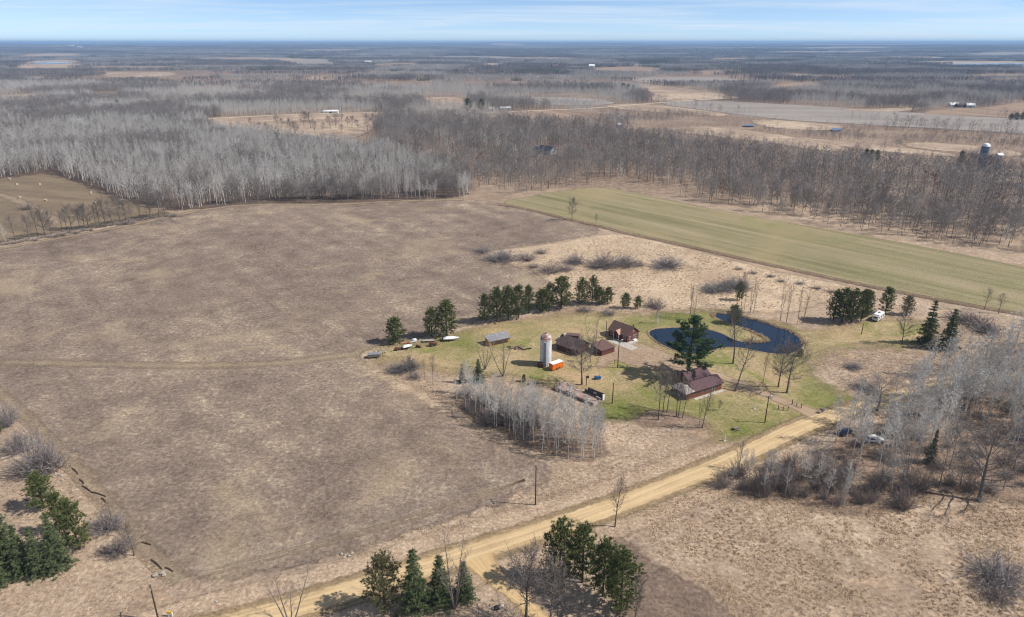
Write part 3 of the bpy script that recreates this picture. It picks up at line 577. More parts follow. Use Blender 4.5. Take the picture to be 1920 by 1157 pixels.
proto('white', conifer(150, 20, 'white', 1.9, 15), B_PIN_T, N_WHITE, 20)
CATS = {'aspen': 'aspen_tree', 'oak': 'oak_tree', 'spreading_oak': 'oak_tree', 'maple': 'bare_tree', 'vase': 'bare_tree', 'fine': 'bare_tree', 'slender': 'bare_tree', 'leaning': 'bare_tree', 'shrub': 'shrub', 'grey_shrub': 'shrub', 'pine': 'pine_tree', 'brown_pine': 'pine_tree', 'young': 'pine_tree', 'spruce': 'spruce_tree', 'white': 'pine_tree'}
RT = random.Random(7)
def plant(kind, x, y, h, label, group=None, rz=None, wide=1.0, var=None):
    T, C, h0 = PROTO[kind][RT.randrange(len(PROTO[kind])) if var is None else var]; k = h / h0
    rz = RT.uniform(0, 6.283) if rz is None else rz
    if T is None:
        o = bpy.data.objects.new(CATS[kind], C); link(o); o.location = (x, y, 0.05); o.rotation_euler = (0, 0, rz); o.scale = (k * wide * 1.3, k * wide * 1.3, k * 1.08)
        return tag(o, label, 'shrub', group)
    if kind in ('pine', 'young', 'brown_pine'): wide *= 1.2
    e = thing(CATS[kind], label, 'tree', (x, y, 0), rz, group, (k * wide, k * wide, k))
    child(e, 'trunk', T); child(e, 'crown', C); return e
def at(kind, u, v, vt, label, group=None, **k):
    x, y = G(u, v); return plant(kind, x, y, hgt(v, vt), label, group, **k)

# evergreens round the farmyard
NP = "pine row behind the farmyard lawn"
for k, u, v, vt, w, lb in [('young', 742, 643, 599, 1.0, "round bushy pine at the field corner above the parked junk"), ('pine', 810, 633, 579, .95, "left of the two joined pines beside the covered boat"), ('pine', 838, 631, 566, 1.05, "right, taller of the two joined pines beside the covered boat"),
    ('pine', 909, 606, 553, .8, "leftmost pine of the long row behind the shed"), ('pine', 932, 603, 541, .85, "second pine from the left in the long row"), ('pine', 953, 600, 539, .85, "third pine from the left in the long row"), ('pine', 972, 597, 537, .85, "fourth pine from the left in the long row"), ('pine', 991, 588, 537, .7, "slim dark pine in the middle of the long row"),
    ('young', 1018, 584, 545, 1.05, "brighter green conical pine in the middle of the long row"), ('pine', 1030, 578, 532, .8, "pine half hidden behind the bright green one in the row"), ('pine', 1052, 578, 521, 1.2, "tallest broad pine of the long row"), ('pine', 1091, 571, 523, .9, "upright pine right of the tallest in the row"), ('pine', 1110, 568, 519, .8, "loose crowned pine near the right end of the row"),
    ('young', 1124, 571, 540, .85, "small left twin pine ending the row"), ('young', 1139, 570, 541, .85, "small right twin pine ending the row"), ('young', 1172, 578, 551, .9, "left of two small pines standing alone past the row"), ('young', 1195, 579, 557, .85, "right, smaller of two pines standing alone past the row")]:
    at(k, u, v, vt, lb, NP, wide=w)
at('white', 1289, 704, 594, "tall white pine towering behind the log house", wide=1.2, rz=0.6)
at('young', 1376, 607, 575, "dark small pine at the narrow end of the pond", wide=1.0)
at('young', 1386, 563, 531, "small pine among bare trunks behind the pond", wide=.7)
EP = "pines around the white camper"
for u, v, vt, w, lb in [(1562, 601, 546, .85, "leftmost pine of the dark clump left of the camper"), (1578, 606, 543, .85, "second pine of the dark clump left of the camper"), (1596, 605, 544, .85, "third pine of the dark clump left of the camper"), (1614, 602, 545, .85, "fourth pine of the dark clump, nearest the camper"), (1624, 594, 547, .75, "pine at the back of the dark clump by the camper"), (1659, 588, 541, .95, "lone dark pine standing behind the camper")]:
    at('pine', u, v, vt, lb, EP, wide=w)
at('brown_pine', 1699, 590, 556, "yellowish small pine right of the camper", EP, wide=1.15)
at('spruce', 1736, 645, 563, "taller left spruce of the pair on the east lawn", "spruce pair", wide=1.0)
at('spruce', 1775, 655, 581, "shorter right spruce of the pair on the east lawn", "spruce pair", wide=1.12)
at('young', 1500, 668, 655, "small round evergreen bush at the pond's right end")
at('spruce', 897, 716, 674, "dark spruce at the top of the aspen grove", wide=1.25)
at('spruce', 866, 718, 683, "narrow small spruce left of the dark one above the grove", wide=.9)
at('young', 982, 716, 703, "tiny evergreen above the aspen grove", wide=.7)
at('spruce', 1743, 868, 806, "lone green fir inside the roadside wood", wide=.75)
at('spruce', 1668, 800, 780, "small dark fir behind the white car in the wood", wide=.8)
FGP = "evergreens on the near side of the road"
for k, u, v, vt, w, lb in [('brown_pine', 722, 1146, 1048, 1.0, "leftmost brownish pine of the near roadside group"), ('spruce', 780, 1142, 1030, 1.15, "pointed spruce second in the near roadside group"), ('spruce', 826, 1130, 1042, 1.25, "dark spruce third in the near roadside group"), ('spruce', 872, 1122, 1052, 1.25, "rightmost spruce behind the bare tree by the sandy drive"),
    ('pine', 1048, 1092, 980, .82, "tallest pine of the near clump right of the sandy drive"), ('pine', 1092, 1092, 988, .8, "bushy pine in the middle of the clump by the sandy drive"), ('pine', 1130, 1118, 1016, .75, "narrow pine in the right half of the near clump"), ('pine', 1163, 1146, 1036, .9, "dark rightmost pine of the near clump")]:
    at(k, u, v, vt, lb, FGP, wide=w)
BLP = "evergreens in the lower left corner"
for k, u, v, vt, w, lb in [('young', 83, 952, 893, .85, "lone pine above the lower left evergreen group"), ('pine', 122, 1000, 926, .75, "back pine of the lower left group, left one"), ('pine', 150, 1030, 940, .8, "rightmost olive pine of the lower left group"), ('spruce', 14, 1052, 934, 1.0, "tall pointed spruce at the left frame edge"), ('spruce', 46, 1078, 986, 1.05, "spruce second from the left edge"), ('spruce', 78, 1078, 990, 1.0, "shorter spruce in the middle of the lower left row"), ('spruce', 112, 1066, 962, 1.0, "front right spruce of the lower left row"), ('spruce', -6, 1100, 1000, 1.05, "nearest spruce cut by the left edge"), ('spruce', -22, 1070, 960, 1.2, "spruce mostly outside the left edge"), ('young', -6, 815, 795, 1.1, "green bush tip at the left edge above the big shrub")]:
    at(k, u, v, vt, lb, BLP, wide=w)
FP = "dark pines far off"
for u, v, vt, w, lb in [(877, 208, 185, 1.1, "left of two dark round pines by the far road"), (903, 208, 186, 1.1, "right of two dark round pines by the far road"), (1168, 170, 156, 1.3, "left pine of the dark clump in the far pasture"), (1178, 171, 158, 1.3, "middle pine of the dark clump in the far pasture"), (1187, 172, 160, 1.2, "right pine of the dark clump in the far pasture"), (222, 207, 188, 1.0, "lone dark conifer rising from the left aspen wood"), (954, 224, 213, .9, "small lone pine in the plowed field beyond the wood"), (975, 224, 217, 1.0, "left small pine of a pair beyond the wood"), (982, 224, 218, 1.0, "right small pine of a pair beyond the wood"),
    (1622, 303, 280, .9, "left pine of the clump rising from the oak wood"), (1632, 303, 281, .9, "middle pine of the clump rising from the oak wood"), (1643, 303, 282, .9, "right pine of the clump rising from the oak wood"), (1800, 308, 284, .9, "dark pine left of the far steel silo"), (1895, 224, 213, 1.5, "left pine of the clump at the right edge"), (1905, 225, 212, 1.5, "middle pine of the clump at the right edge"), (1917, 225, 211, 1.5, "right pine of the clump at the right edge"), (110, 152, 146, 1.3, "left far pine above the left wood"), (143, 153, 146, 1.3, "right far pine above the left wood")]:
    at('pine', u, v, vt, lb, FP, wide=w)

# bare yard trees
for k, u, v, vt, w, lb in [('slender', 1293, 597, 536, .8, "slender bare tree left of two at the pond's back edge"), ('slender', 1301, 600, 540, .8, "slender bare tree right of two at the pond's back edge"), ('maple', 1374, 682, 588, .95, "tall bare tree standing on the lawn before the pond"), ('leaning', 1378, 734, 642, .9, "bare tree beside the driveway right of the house"),
    ('leaning', 1430, 718, 668, .55, "thin leaning bare tree below the pond"), ('fine', 1459, 726, 654, .85, "left bushy bare tree by the driveway bend"), ('fine', 1475, 737, 656, 1.0, "broad bushy bare tree by the driveway bend"), ('fine', 1091, 721, 643, .95, "grey crowned bare tree between trailer and ruin"), ('vase', 1114, 662, 600, .85, "wide pale bare tree rising behind the barns"), ('maple', 1107, 680, 640, .8, "small bare tree in front of the barns"),
    ('vase', 909, 693, 634, .8, "dark multi-stemmed tree beside the shed"), ('vase', 943, 706, 642, .85, "vase shaped bare tree between grove and silo"), ('maple', 1234, 788, 694, .75, "leftmost bare tree in front of the log house"), ('maple', 1243, 772, 700, .65, "second slanting bare tree in front of the house"), ('leaning', 1250, 774, 705, .7, "slanting bare tree before the house's porch"), ('maple', 1268, 781, 708, .65, "left of two close trunks before the porch"), ('maple', 1272, 782, 712, .6, "right of two close trunks before the porch"), ('leaning', 1279, 785, 716, .6, "rightmost thin trunk before the porch"),
    ('leaning', 1316, 802, 738, .75, "bare tree leaning right below the house"), ('slender', 1311, 798, 748, .6, "thin upright trunk beside the leaning tree"), ('fine', 1348, 770, 752, .8, "little bare bush tree on the front lawn"), ('slender', 1381, 577, 520, .7, "bare trunk left of the pine behind the pond"), ('maple', 1390, 574, 516, .5, "bare trunk behind the small pine at the pond"), ('slender', 1395, 583, 530, .5, "single thin trunk right of the small pine"), ('slender', 1406, 587, 522, .6, "left tall trunk behind the pond's narrow end"), ('slender', 1413, 587, 527, .6, "right tall trunk behind the pond's narrow end"), ('slender', 1463, 602, 530, .6, "left tall bare tree on the pond's right bank"), ('slender', 1474, 605, 533, .65, "second tall bare tree on the pond's right bank"), ('slender', 1494, 610, 543, .6, "third tall bare tree on the pond's right bank"), ('slender', 1505, 608, 541, .7, "fourth tall bare tree beside the dark pines"),
    ('fine', 1691, 646, 590, .8, "bare tree left of the spruce pair"), ('maple', 1845, 581, 545, .9, "left bare tree by the green field's right end"), ('maple', 1872, 588, 554, .9, "right bare tree by the green field's right end"), ('fine', 1072, 413, 376, .8, "lone bare tree on the edge of the green field"), ('maple', 1117, 422, 402, .7, "sapling right of the lone field edge tree"), ('maple', 1775, 695, 655, .6, "thin bare tree in front of the spruce pair"),
    ('spreading_oak', 1645, 770, 700, 1.1, "dark spreading oak at the wood's edge by the road"), ('spreading_oak', 1836, 940, 800, 1.0, "large dark oak with low limbs at the right"), ('maple', 1153, 988, 902, .8, "lone bare tree on the near side of the road"), ('vase', 545, 1180, 1072, .85, "fan shaped bare tree at the bottom edge"), ('vase', 852, 1140, 1008, .75, "bare tree standing before the roadside spruces"), ('fine', 985, 1164, 1040, .9, "twisted grey bare tree beside the sandy drive"), ('fine', 1030, 1172, 1072, 1.05, "broad grey bare tree at the bottom edge"), ('maple', 1190, 1172, 1092, .8, "slim bare tree right of the near pine clump"), ('fine', 252, 1042, 990, .9, "scrubby bare tree on the left field path"), ('maple', 213, 988, 945, .9, "bare tree in scrub beside the left field path"),
    ('maple', 812, 716, 672, .6, "thin bare tree left of the grove's small spruce"), ('slender', 796, 712, 670, .5, "pale sapling at the grove's left end"), ('fine', 770, 700, 672, .7, "small bare tree in the scrub by the field corner"), ('maple', 1385, 880, 832, .8, "bare tree on the road's near side opposite the lawn")]:
    at(k, u, v, vt, lb, wide=w)
FR = "fence row between hay field and stubble field"
for i, (u, v) in enumerate([(13, 458), (55, 448), (72, 444), (97, 440), (117, 433), (135, 431), (150, 429), (167, 428), (181, 428), (200, 425), (212, 422), (227, 419), (248, 414), (282, 410), (298, 407), (-12, 462), (30, 454), (86, 442), (126, 432), (159, 429), (190, 427), (238, 417), (264, 412), (310, 405)]):
    if i == 0: at('aspen', u, v, v - 42, "pale aspen at the left end of the fence row")
    else: at('fine' if i % 2 else 'maple', u, v, v - RT.uniform(32, 48), "bare tree in the thin fence row below the hay field", FR, wide=.9)
for u in range(0, 330, 13): at('shrub', u, 461 - u * .175 + RT.uniform(-2, 2), 455 - u * .175 - RT.uniform(0, 3), "low brush along the fence row below the hay field", "fence row brush", wide=1.5)
PT = "trees scattered over the tan pasture"
for u, v, hh in [(447, 240, 10), (470, 236, 12), (485, 246, 14), (500, 250, 16), (520, 238, 18), (530, 236, 12), (545, 250, 22), (555, 252, 20), (570, 238, 24), (583, 240, 24), (590, 248, 16), (605, 244, 12), (620, 242, 20), (630, 240, 22), (640, 248, 12), (652, 236, 14), (660, 240, 18), (672, 244, 16), (690, 246, 26), (700, 238, 20), (640, 228, 12)]:
    at('fine', u, v, v - hh * 1.1, "bare tree scattered over the tan pasture beyond the aspens", PT)

# shrubs
for k, u, v, vt, w, lb in [('grey_shrub', 84, 884, 806, .62, "big round grey shrub beside the left field path"), ('grey_shrub', 40, 846, 802, .6, "grey shrub just left of the biggest one"), ('grey_shrub', 12, 796, 752, .6, "grey shrub at the left edge"), ('grey_shrub', 203, 992, 958, .9, "low grey scrub beside the field path"), ('shrub', 222, 1032, 1012, 1.8, "brown scrub on the lower left slope"), ('shrub', 52, 392, 378, 1.4, "round brown bush standing in the hay field"),
    ('grey_shrub', 1130, 500, 475, 1.5, "large dark shrub in the pale marsh, left half"), ('grey_shrub', 1170, 498, 475, 1.4, "large dark shrub in the pale marsh, right half"), ('grey_shrub', 1250, 501, 480, 1.8, "wide grey shrub right of the dark one in the marsh"), ('grey_shrub', 1078, 494, 475, 1.5, "round shrub left of the dark one in the marsh"), ('shrub', 1195, 498, 487, 2.0, "low brown bush at the dark shrub's right side"), ('grey_shrub', 942, 487, 467, 2.0, "pale shrub at the marsh's left end"), ('shrub', 985, 487, 472, 2.2, "brown shrub at the marsh's left end"), ('grey_shrub', 905, 473, 462, 1.8, "small pale shrub on the stubble edge"), ('shrub', 1030, 510, 490, 1.8, "brown shrub on the marsh's lower left"), ('shrub', 1058, 507, 494, 1.9, "low brown shrub beside it on the marsh's lower left"), ('shrub', 1000, 502, 492, 1.8, "small round brown bush in the marsh"), ('shrub', 1015, 475, 466, 2.0, "tiny bush on the marsh's upper edge"), ('shrub', 1227, 577, 557, 1.3, "round brown shrub right of the two lone pines"),
    ('grey_shrub', 1335, 546, 532, 2.2, "long dark thicket behind the pond, left part"), ('grey_shrub', 1358, 542, 527, 2.2, "long dark thicket behind the pond, middle part"), ('grey_shrub', 1380, 538, 521, 2.2, "long dark thicket behind the pond, right part"), ('shrub', 1095, 583, 572, 1.8, "low bush on the lawn's back edge, left"), ('shrub', 1140, 590, 577, 1.6, "low bush on the lawn's back edge, right"), ('grey_shrub', 745, 697, 680, 1.3, "rounded scrub left of the grove"), ('grey_shrub', 770, 692, 668, 1.1, "taller scrub left of the grove"), ('shrub', 778, 708, 694, 1.2, "low brown scrub below the taller one"), ('grey_shrub', 1620, 730, 712, 1.6, "bush at the edge of the roadside wood"), ('grey_shrub', 1600, 690, 680, 2.0, "brush heap on the dry lawn right of the driveway"), ('grey_shrub', 1870, 1085, 1050, 1.6, "dark shrub in the lower right meadow"), ('shrub', 1865, 1120, 1098, 1.6, "brown shrub below the dark one in the right meadow"), ('aspen', 1872, 1100, 1055, .8, "pale sapling in the lower right meadow"), ('shrub', 1830, 608, 585, 1.8, "thin thicket by the green field's right corner"), ('shrub', 1800, 600, 580, 1.8, "thin thicket right of the spruce pair"), ('grey_shrub', 1850, 622, 602, 1.6, "thin grey thicket near the right edge")]:
    at(k, u, v, vt, lb, wide=w)
for i in range(7):
    x, y = G(1560 - i * 30 + RT.uniform(-6, 6), 548 - i * 7 + RT.uniform(-2, 2)); plant('shrub', x, y, 1.4, "low brown brush along the ditch of the green field", "ditch brush", wide=2.2)

def line_d(X, Y, L):
    d = np.full(X.shape, 1e9)
    for (ax, ay), (bx, by) in zip(L[:-1], L[1:]):
        ex, ey = bx - ax, by - ay; t = np.clip(((X - ax) * ex + (Y - ay) * ey) / (ex * ex + ey * ey), 0, 1); d = np.minimum(d, np.hypot(X - ax - t * ex, Y - ay - t * ey))
    return d
# woods: outlines of single trees
def inside(x, y, P): return sdist(np.array([x]), np.array([y]), P)[0]
def fill(P, spacing, seed, jitter=.45, m=0.0):
    R = np.random.default_rng(seed); P = np.array(P); x0, y0 = P.min(0); x1, y1 = P.max(0)
    X, Y = np.meshgrid(np.arange(x0, x1 + spacing, spacing), np.arange(y0, y1 + spacing, spacing)); X = X + R.uniform(-jitter, jitter, X.shape) * spacing; Y = Y + R.uniform(-jitter, jitter, Y.shape) * spacing
    k = sdist(X, Y, P) > m; return np.stack([X[k], Y[k]], 1)
GA = fill(poly(GROVE), 2.55, 1); R1 = random.Random(3)
for x, y in GA:
    plant('aspen', x, y, R1.uniform(9.5, 14) if x > 2 else R1.uniform(7, 11.5), "pale bare aspen in the dense grove left of the ruined barn", "aspens of the grove", wide=1.0)
for x, y in fill(poly([(852, 735), (940, 756), (1000, 778), (1000, 838), (930, 806), (880, 776)]), 3.4, 5):
    plant('shrub', x, y, R1.uniform(3, 5.5), "brown undergrowth shrub in the grove left of the ruined barn", "undergrowth of the grove", wide=.9)
ASPW = [(1556, 840), (1580, 800), (1610, 766), (1660, 738), (1740, 705), (1850, 668), (1920, 645), (2040, 650), (2040, 860), (1920, 850), (1860, 800), (1800, 800), (1760, 860), (1700, 880), (1640, 880), (1580, 868)]
WA = fill(poly(ASPW), 3.35, 11)
CARS = [G(1640, 826), G(1584, 812)]
BIGOAK = G(1645, 770)
def clear_of(x, y): return all(math.hypot(x - a, y - b) > 3.4 and not (abs(x - a * y / b) < 2.4 and b - 20 < y < b) for a, b in CARS[:1]) and math.hypot(x - CARS[1][0], y - CARS[1][1]) > 3 and math.hypot(x - BIGOAK[0], y - BIGOAK[1]) > 5 and not (abs(x - BIGOAK[0]) < 5 and BIGOAK[1] - 9 < y < BIGOAK[1])
WA = [(x, y) for x, y in WA if clear_of(x, y) and line_d(np.array([x]), np.array([y]), RW)[0] > 2.0]
WA = sorted(WA, key=lambda q: math.hypot(*q)); WREST = WA[165:]
for x, y in WA[:165]: plant('aspen', x, y, R1.uniform(9.5, 16), "slim pale aspen in the wood right of the gravel road", "aspens of the roadside wood", wide=1.2)
for x, y in fill(poly([(1330, 920), (1400, 885), (1480, 880), (1560, 900), (1620, 930), (1600, 955), (1500, 930), (1400, 932)]), 4.4, 12):
    plant('aspen', x, y, R1.uniform(6, 10), "short pale aspen in the fringe below the road's bend", "aspens of the roadside fringe", wide=.95)
for x, y in [q for q in fill(poly([(1400, 900), (1500, 880), (1560, 850), (1600, 800), (1690, 760), (1850, 700), (1980, 680), (1980, 930), (1820, 925), (1740, 920), (1690, 950), (1600, 955), (1480, 930), (1420, 930)]), 7.0, 13) if clear_of(*q)]:
    plant('shrub', x, y, R1.uniform(1.4, 3.6), "brown bare shrub in the roadside wood", "undergrowth of the roadside wood", wide=1.05)
for x, y in [q for q in fill(poly([(1330, 925), (1390, 885), (1470, 872), (1560, 880), (1690, 900), (1820, 905), (1900, 920), (1740, 925), (1690, 955), (1600, 960), (1480, 935), (1400, 938)]), 4.2, 15) if clear_of(*q)]:
    plant('shrub', x, y, R1.uniform(3.5, 7), "tall brown thicket shrub along the lower fringe of the roadside wood", "fringe thicket", wide=.5)
for u, v in [(1440, 915), (1520, 925), (1700, 900), (1760, 915), (1690, 930), (1650, 925), (1780, 880), (1800, 910), (1900, 880), (1880, 920)]:
    at('oak', u, v, v - RT.uniform(60, 95), "dark bare oak along the lower edge of the roadside wood", "oaks of the roadside wood", wide=.8)
at('aspen', 1672, 922, 842, "bright white lone aspen before the roadside wood", wide=1.5)

# the big woods beyond the fields
FRONT = [(-700, 372), (-300, 350), (0, 336), (60, 327), (92, 321), (160, 343), (250, 381), (330, 396), (400, 388), (480, 381), (620, 380), (760, 374), (880, 371), (893, 352), (925, 352), (935, 366), (1060, 354), (1105, 347), (1140, 338), (1200, 344), (1235, 358), (1345, 384), (1480, 405), (1560, 428), (1700, 448), (1900, 474), (2200, 530), (2600, 560)]
FB = poly(FRONT); fx = [p[0] for p in FB]; 
BACK = [(2600 * 2, 900), (6000, 9000), (-6000, 9000), (-5200, 900)]
WOODS = FB + [(1400, 500), (2600, 1900), (-2600, 1900), (-1300, 500)]
ASPEN_ZONE = poly([(-1000, 372), (-300, 350), (0, 334), (92, 320), (250, 380), (330, 394), (480, 378), (620, 376), (880, 372), (884, 340), (800, 310), (690, 275), (640, 262), (480, 245), (340, 226), (560, 214), (720, 211), (700, 180), (0, 150), (-1000, 150)])
GLADE = [poly([(1120, 345), (1160, 338), (1215, 350), (1240, 362), (1180, 356)]), poly([(870, 300), (905, 296), (915, 306), (880, 312)]), poly([(640, 262), (700, 262), (720, 272), (680, 275)]), poly([(995, 300), (1045, 292), (1060, 300), (1010, 312)])]
R2 = np.random.default_rng(21)
def in_view(X, Y, pad=60): return np.abs(X) < 0.765 * Y * 1.02 + pad
sp = 6.2; X, Y = np.meshgrid(np.arange(-1350, 1351, sp), np.arange(330, 1750, sp)); X = X.ravel() + R2.uniform(-.48, .48, X.size) * sp; Y = Y.ravel() + R2.uniform(-.48, .48, Y.size) * sp
k = in_view(X, Y); X, Y = X[k], Y[k]; k = sdist(X, Y, WOODS) > 0; X, Y = X[k], Y[k]
X2, Y2 = np.meshgrid(np.arange(-900, 200, 5.2), np.arange(330, 1150, 5.2)); X2 = X2.ravel() + R2.uniform(-.48, .48, X2.size) * 5.2; Y2 = Y2.ravel() + R2.uniform(-.48, .48, Y2.size) * 5.2
k = in_view(X2, Y2) & (sdist(X2, Y2, WOODS) > 0) & (sdist(X2, Y2, ASPEN_ZONE) > 0); X, Y = np.r_[X, X2[k]], np.r_[Y, Y2[k]]
for P in CLEAR + GLADE: k = sdist(X, Y, P) < 1.0; X, Y = X[k], Y[k]
fr = poly([(-100, 246), (150, 238), (340, 226), (560, 215), (720, 212), (880, 213), (1000, 208), (1100, 204), (1200, 196), (1330, 186.5)])
k = line_d(X, Y, fr) > 9; X, Y = X[k], Y[k]
def vn(X, Y, s, seed):
    """Smooth value noise 0..1."""
    R = np.random.default_rng(seed); g = R.random((64, 64)); x, y = X / s + 1000, Y / s + 1000; i, j = np.floor(x).astype(int), np.floor(y).astype(int); a, b = x - i, y - j; a, b = a * a * (3 - 2 * a), b * b * (3 - 2 * b)
    q = lambda m, n: g[(i + m) % 64, (j + n) % 64]
    return q(0, 0) * (1 - a) * (1 - b) + q(1, 0) * a * (1 - b) + q(0, 1) * (1 - a) * b + q(1, 1) * a * b
az = sdist(X, Y, ASPEN_ZONE); n1 = vn(X, Y, 45, 3); n2 = vn(X, Y, 14, 4)
# scrubby wetland right of the oak wood: thin, low trees
scrub = (sdist(X, Y, poly([(1190, 239), (1150, 228), (1100, 214), (1130, 196), (1220, 194), (1390, 217), (1600, 234), (1920, 252), (2150, 270), (2150, 400), (1920, 344), (1800, 328), (1620, 318), (1500, 301), (1300, 279), (1190, 262), (1100, 248)])) > 0)
df = sdist(X, Y, WOODS); gap = np.where(vn(X, Y, 24, 12) * .6 + vn(X, Y, 9, 13) * .4 > .33, 1.0, .25)
dens = np.where(scrub, 0.20 + 0.9 * (vn(X, Y, 30, 9) > .55), np.where(az > 0, np.where(gap > .5, .9, .5), gap * .98 * np.clip(.5 + df * .02, 0, 1))); k = R2.random(X.size) < dens; X, Y, az, n1, n2, scrub = X[k], Y[k], az[k], n1[k], n2[k], scrub[k]
rr_ = R2.random(X.size); isasp = np.where(az > 0, ((n1 * .6 + n2 * .4) > .33) & (rr_ > .12), ((n1 * .5 + n2 * .5) > .80) | (rr_ < .05)); dfr = sdist(X, Y, WOODS); isasp = isasp & ~((az > 0) & (dfr < 20) & (X > -190) & (X < -80) & (R2.random(X.size) < .75)); isasp = np.where(Y > 900, (vn(X, Y, 90, 8) * .7 + n2 * .3) > .45, isasp)
hh = np.where(isasp, R2.uniform(9.5, 18, X.size), R2.uniform(8, 15.5, X.size)); hh = np.where(scrub, R2.uniform(3, 8, X.size), hh); hh = hh * (0.85 + 0.3 * n1)
far_house = G(1020, 288); k = (np.hypot(X - far_house[0], (Y - far_house[1]) * 1.0) > 15) & ~((np.abs(X - far_house[0]) < 14) & (Y > far_house[1] - 10) & (Y < far_house[1])); X, Y, isasp, hh, scrub = X[k], Y[k], isasp[k], hh[k], scrub[k]
dist = np.hypot(X, Y); vis = np.abs(X) < 0.75 * Y * 1.04
order = np.argsort(dist + 1e6 * ~vis); used = np.zeros(X.size, bool); cnt = [0, 0]
for i in order:
    a = int(isasp[i])
    if scrub[i] or cnt[a] >= (35 if a else 270): continue
    cnt[a] += 1; used[i] = True
    if a: plant('aspen', X[i], Y[i], hh[i], "pale bare aspen on the near edge of the big woods beyond the fields", "aspens edging the big woods", wide=1.1)
    else: plant('oak', X[i], Y[i], hh[i], "dark bare oak on the near edge of the woods beyond the fields", "oaks edging the big woods", wide=.95)
    if cnt[0] >= 270 and cnt[1] >= 35: break

for u, v, vt in [(1806, 330, 292), (1818, 334, 294), (1830, 336, 293), (1841, 337, 296), (1852, 338, 298), (1864, 340, 300), (1878, 342, 304), (1824, 328, 290), (1846, 330, 294), (1894, 344, 306), (1910, 346, 308)]:
    at('oak', u, v, vt, "bare oak standing before the far steel silo", "oaks before the steel silo", wide=1.1)
# the rest of the woods: one mass each
HIDE = bpy.data.collections.new("tree_kinds")
def scatter(name, P, S, RZ, IX, protos, label, cat):
    col = bpy.data.collections.new(name + "_kinds")
    for i, me in enumerate(protos): col.objects.link(bpy.data.objects.new("%s_kind_%02d" % (name, i), me))
    me = bpy.data.meshes.new(name); me.vertices.add(len(P)); me.vertices.foreach_set("co", np.asarray(P, np.float32).ravel())
    for n, t, a in (("rz", 'FLOAT', RZ), ("ix", 'INT', IX)): me.attributes.new(n, t, 'POINT').data.foreach_set("value", np.asarray(a, np.float32 if t == 'FLOAT' else np.int32))
    me.attributes.new("sc", 'FLOAT_VECTOR', 'POINT').data.foreach_set("vector", np.asarray(S, np.float32).ravel()); me.update()
    o = bpy.data.objects.new(name, me); link(o); tag(o, label, cat, kind="stuff")
    g = bpy.data.node_groups.new(name, 'GeometryNodeTree'); g.interface.new_socket("Geometry", in_out='INPUT', socket_type='NodeSocketGeometry'); g.interface.new_socket("Geometry", in_out='OUTPUT', socket_type='NodeSocketGeometry')
    N = g.nodes; gi, go = N.new('NodeGroupInput'), N.new('NodeGroupOutput'); ip = N.new('GeometryNodeInstanceOnPoints'); ci = N.new('GeometryNodeCollectionInfo')
    ci.inputs['Collection'].default_value = col; ci.inputs['Separate Children'].default_value = True; ci.inputs['Reset Children'].default_value = True
    def na(n, t): q = N.new('GeometryNodeInputNamedAttribute'); q.data_type = t; q.inputs[0].default_value = n; return q.outputs[0]
    cx = N.new('ShaderNodeCombineXYZ'); L = g.links
    L.new(na("rz", 'FLOAT'), cx.inputs[2]); L.new(gi.outputs[0], ip.inputs['Points']); L.new(ci.outputs[0], ip.inputs['Instance']); ip.inputs['Pick Instance'].default_value = True
    L.new(na("ix", 'INT'), ip.inputs['Instance Index']); L.new(cx.outputs[0], ip.inputs['Rotation']); L.new(na("sc", 'FLOAT_VECTOR'), ip.inputs['Scale']); L.new(ip.outputs[0], go.inputs[0])
    md = o.modifiers.new("scatter", 'NODES'); md.node_group = g; return o
def merge(parts, name, mats):
    """Several MBs, one material each, as one mesh."""
    vs, fs, mi = [], [], []
    for j, m in enumerate(parts):
        n = len(vs); vs += m.v; fs += [tuple(q + n for q in f) for f in m.f]; mi += [j] * len(m.f)
    me = bpy.data.meshes.new(name); me.from_pydata(vs, [], fs); me.update()
    for m in mats: me.materials.append(m)
    me.polygons.foreach_set("material_index", mi); return me
LOD_A = [merge(bare(200 + i, 14, .14, .36, 14, (.9, .5), .21, 'cone', 4, 8, .08, sides=4, tubes=False, up=.2), "aspen", [B_ASP_T, B_ASP_C]) for i in range(4)]
LOD_O = [merge(bare(210 + i, 13, .18, .26, 14, (1.35, .5), .44, 'round', 5, 7, .09, sides=4, tubes=False, up=.12), "oak", [B_OAK_T, B_OAK_C]) for i in range(4)]
LOD_R = [merge(bare(220, 10, .18, .25, 14, (1.2, .4), .38, 'round', 6, 8, .12, sides=4, tubes=False, up=.12), "rusty", [B_OAK_T, B_RED])]
for mode, nm, lb in ((1, "aspen_woods", "pale grey bare aspen woods filling the left distance"), (0, "oak_woods", "dark brown bare oak woods filling the right distance")):
    k = (isasp == bool(mode)) & ~used; n = int(k.sum()); h0 = 14 if mode else 13; s1 = hh[k] / h0; wv = R2.uniform(.9, 1.2, n)
    ix = R2.integers(0, 4, n); PX, PY = X[k], Y[k]
    if mode:
        w_ = np.array(WREST); PX, PY = np.r_[PX, w_[:, 0]], np.r_[PY, w_[:, 1]]; m_ = len(w_); s1 = np.r_[s1, R2.uniform(.65, 1.1, m_)]; wv = np.r_[wv, R2.uniform(1.1, 1.5, m_)]; ix = np.r_[ix, R2.integers(0, 4, m_)]; n += m_
    if not mode: ix = np.where(R2.random(n) < .006, 4, ix)
    scatter(nm, np.stack([PX, PY, np.zeros(n)], 1), np.stack([s1 * wv, s1 * wv, s1], 1), R2.uniform(0, 6.28, n), ix, LOD_A if mode else LOD_O + LOD_R, lb, "woods")
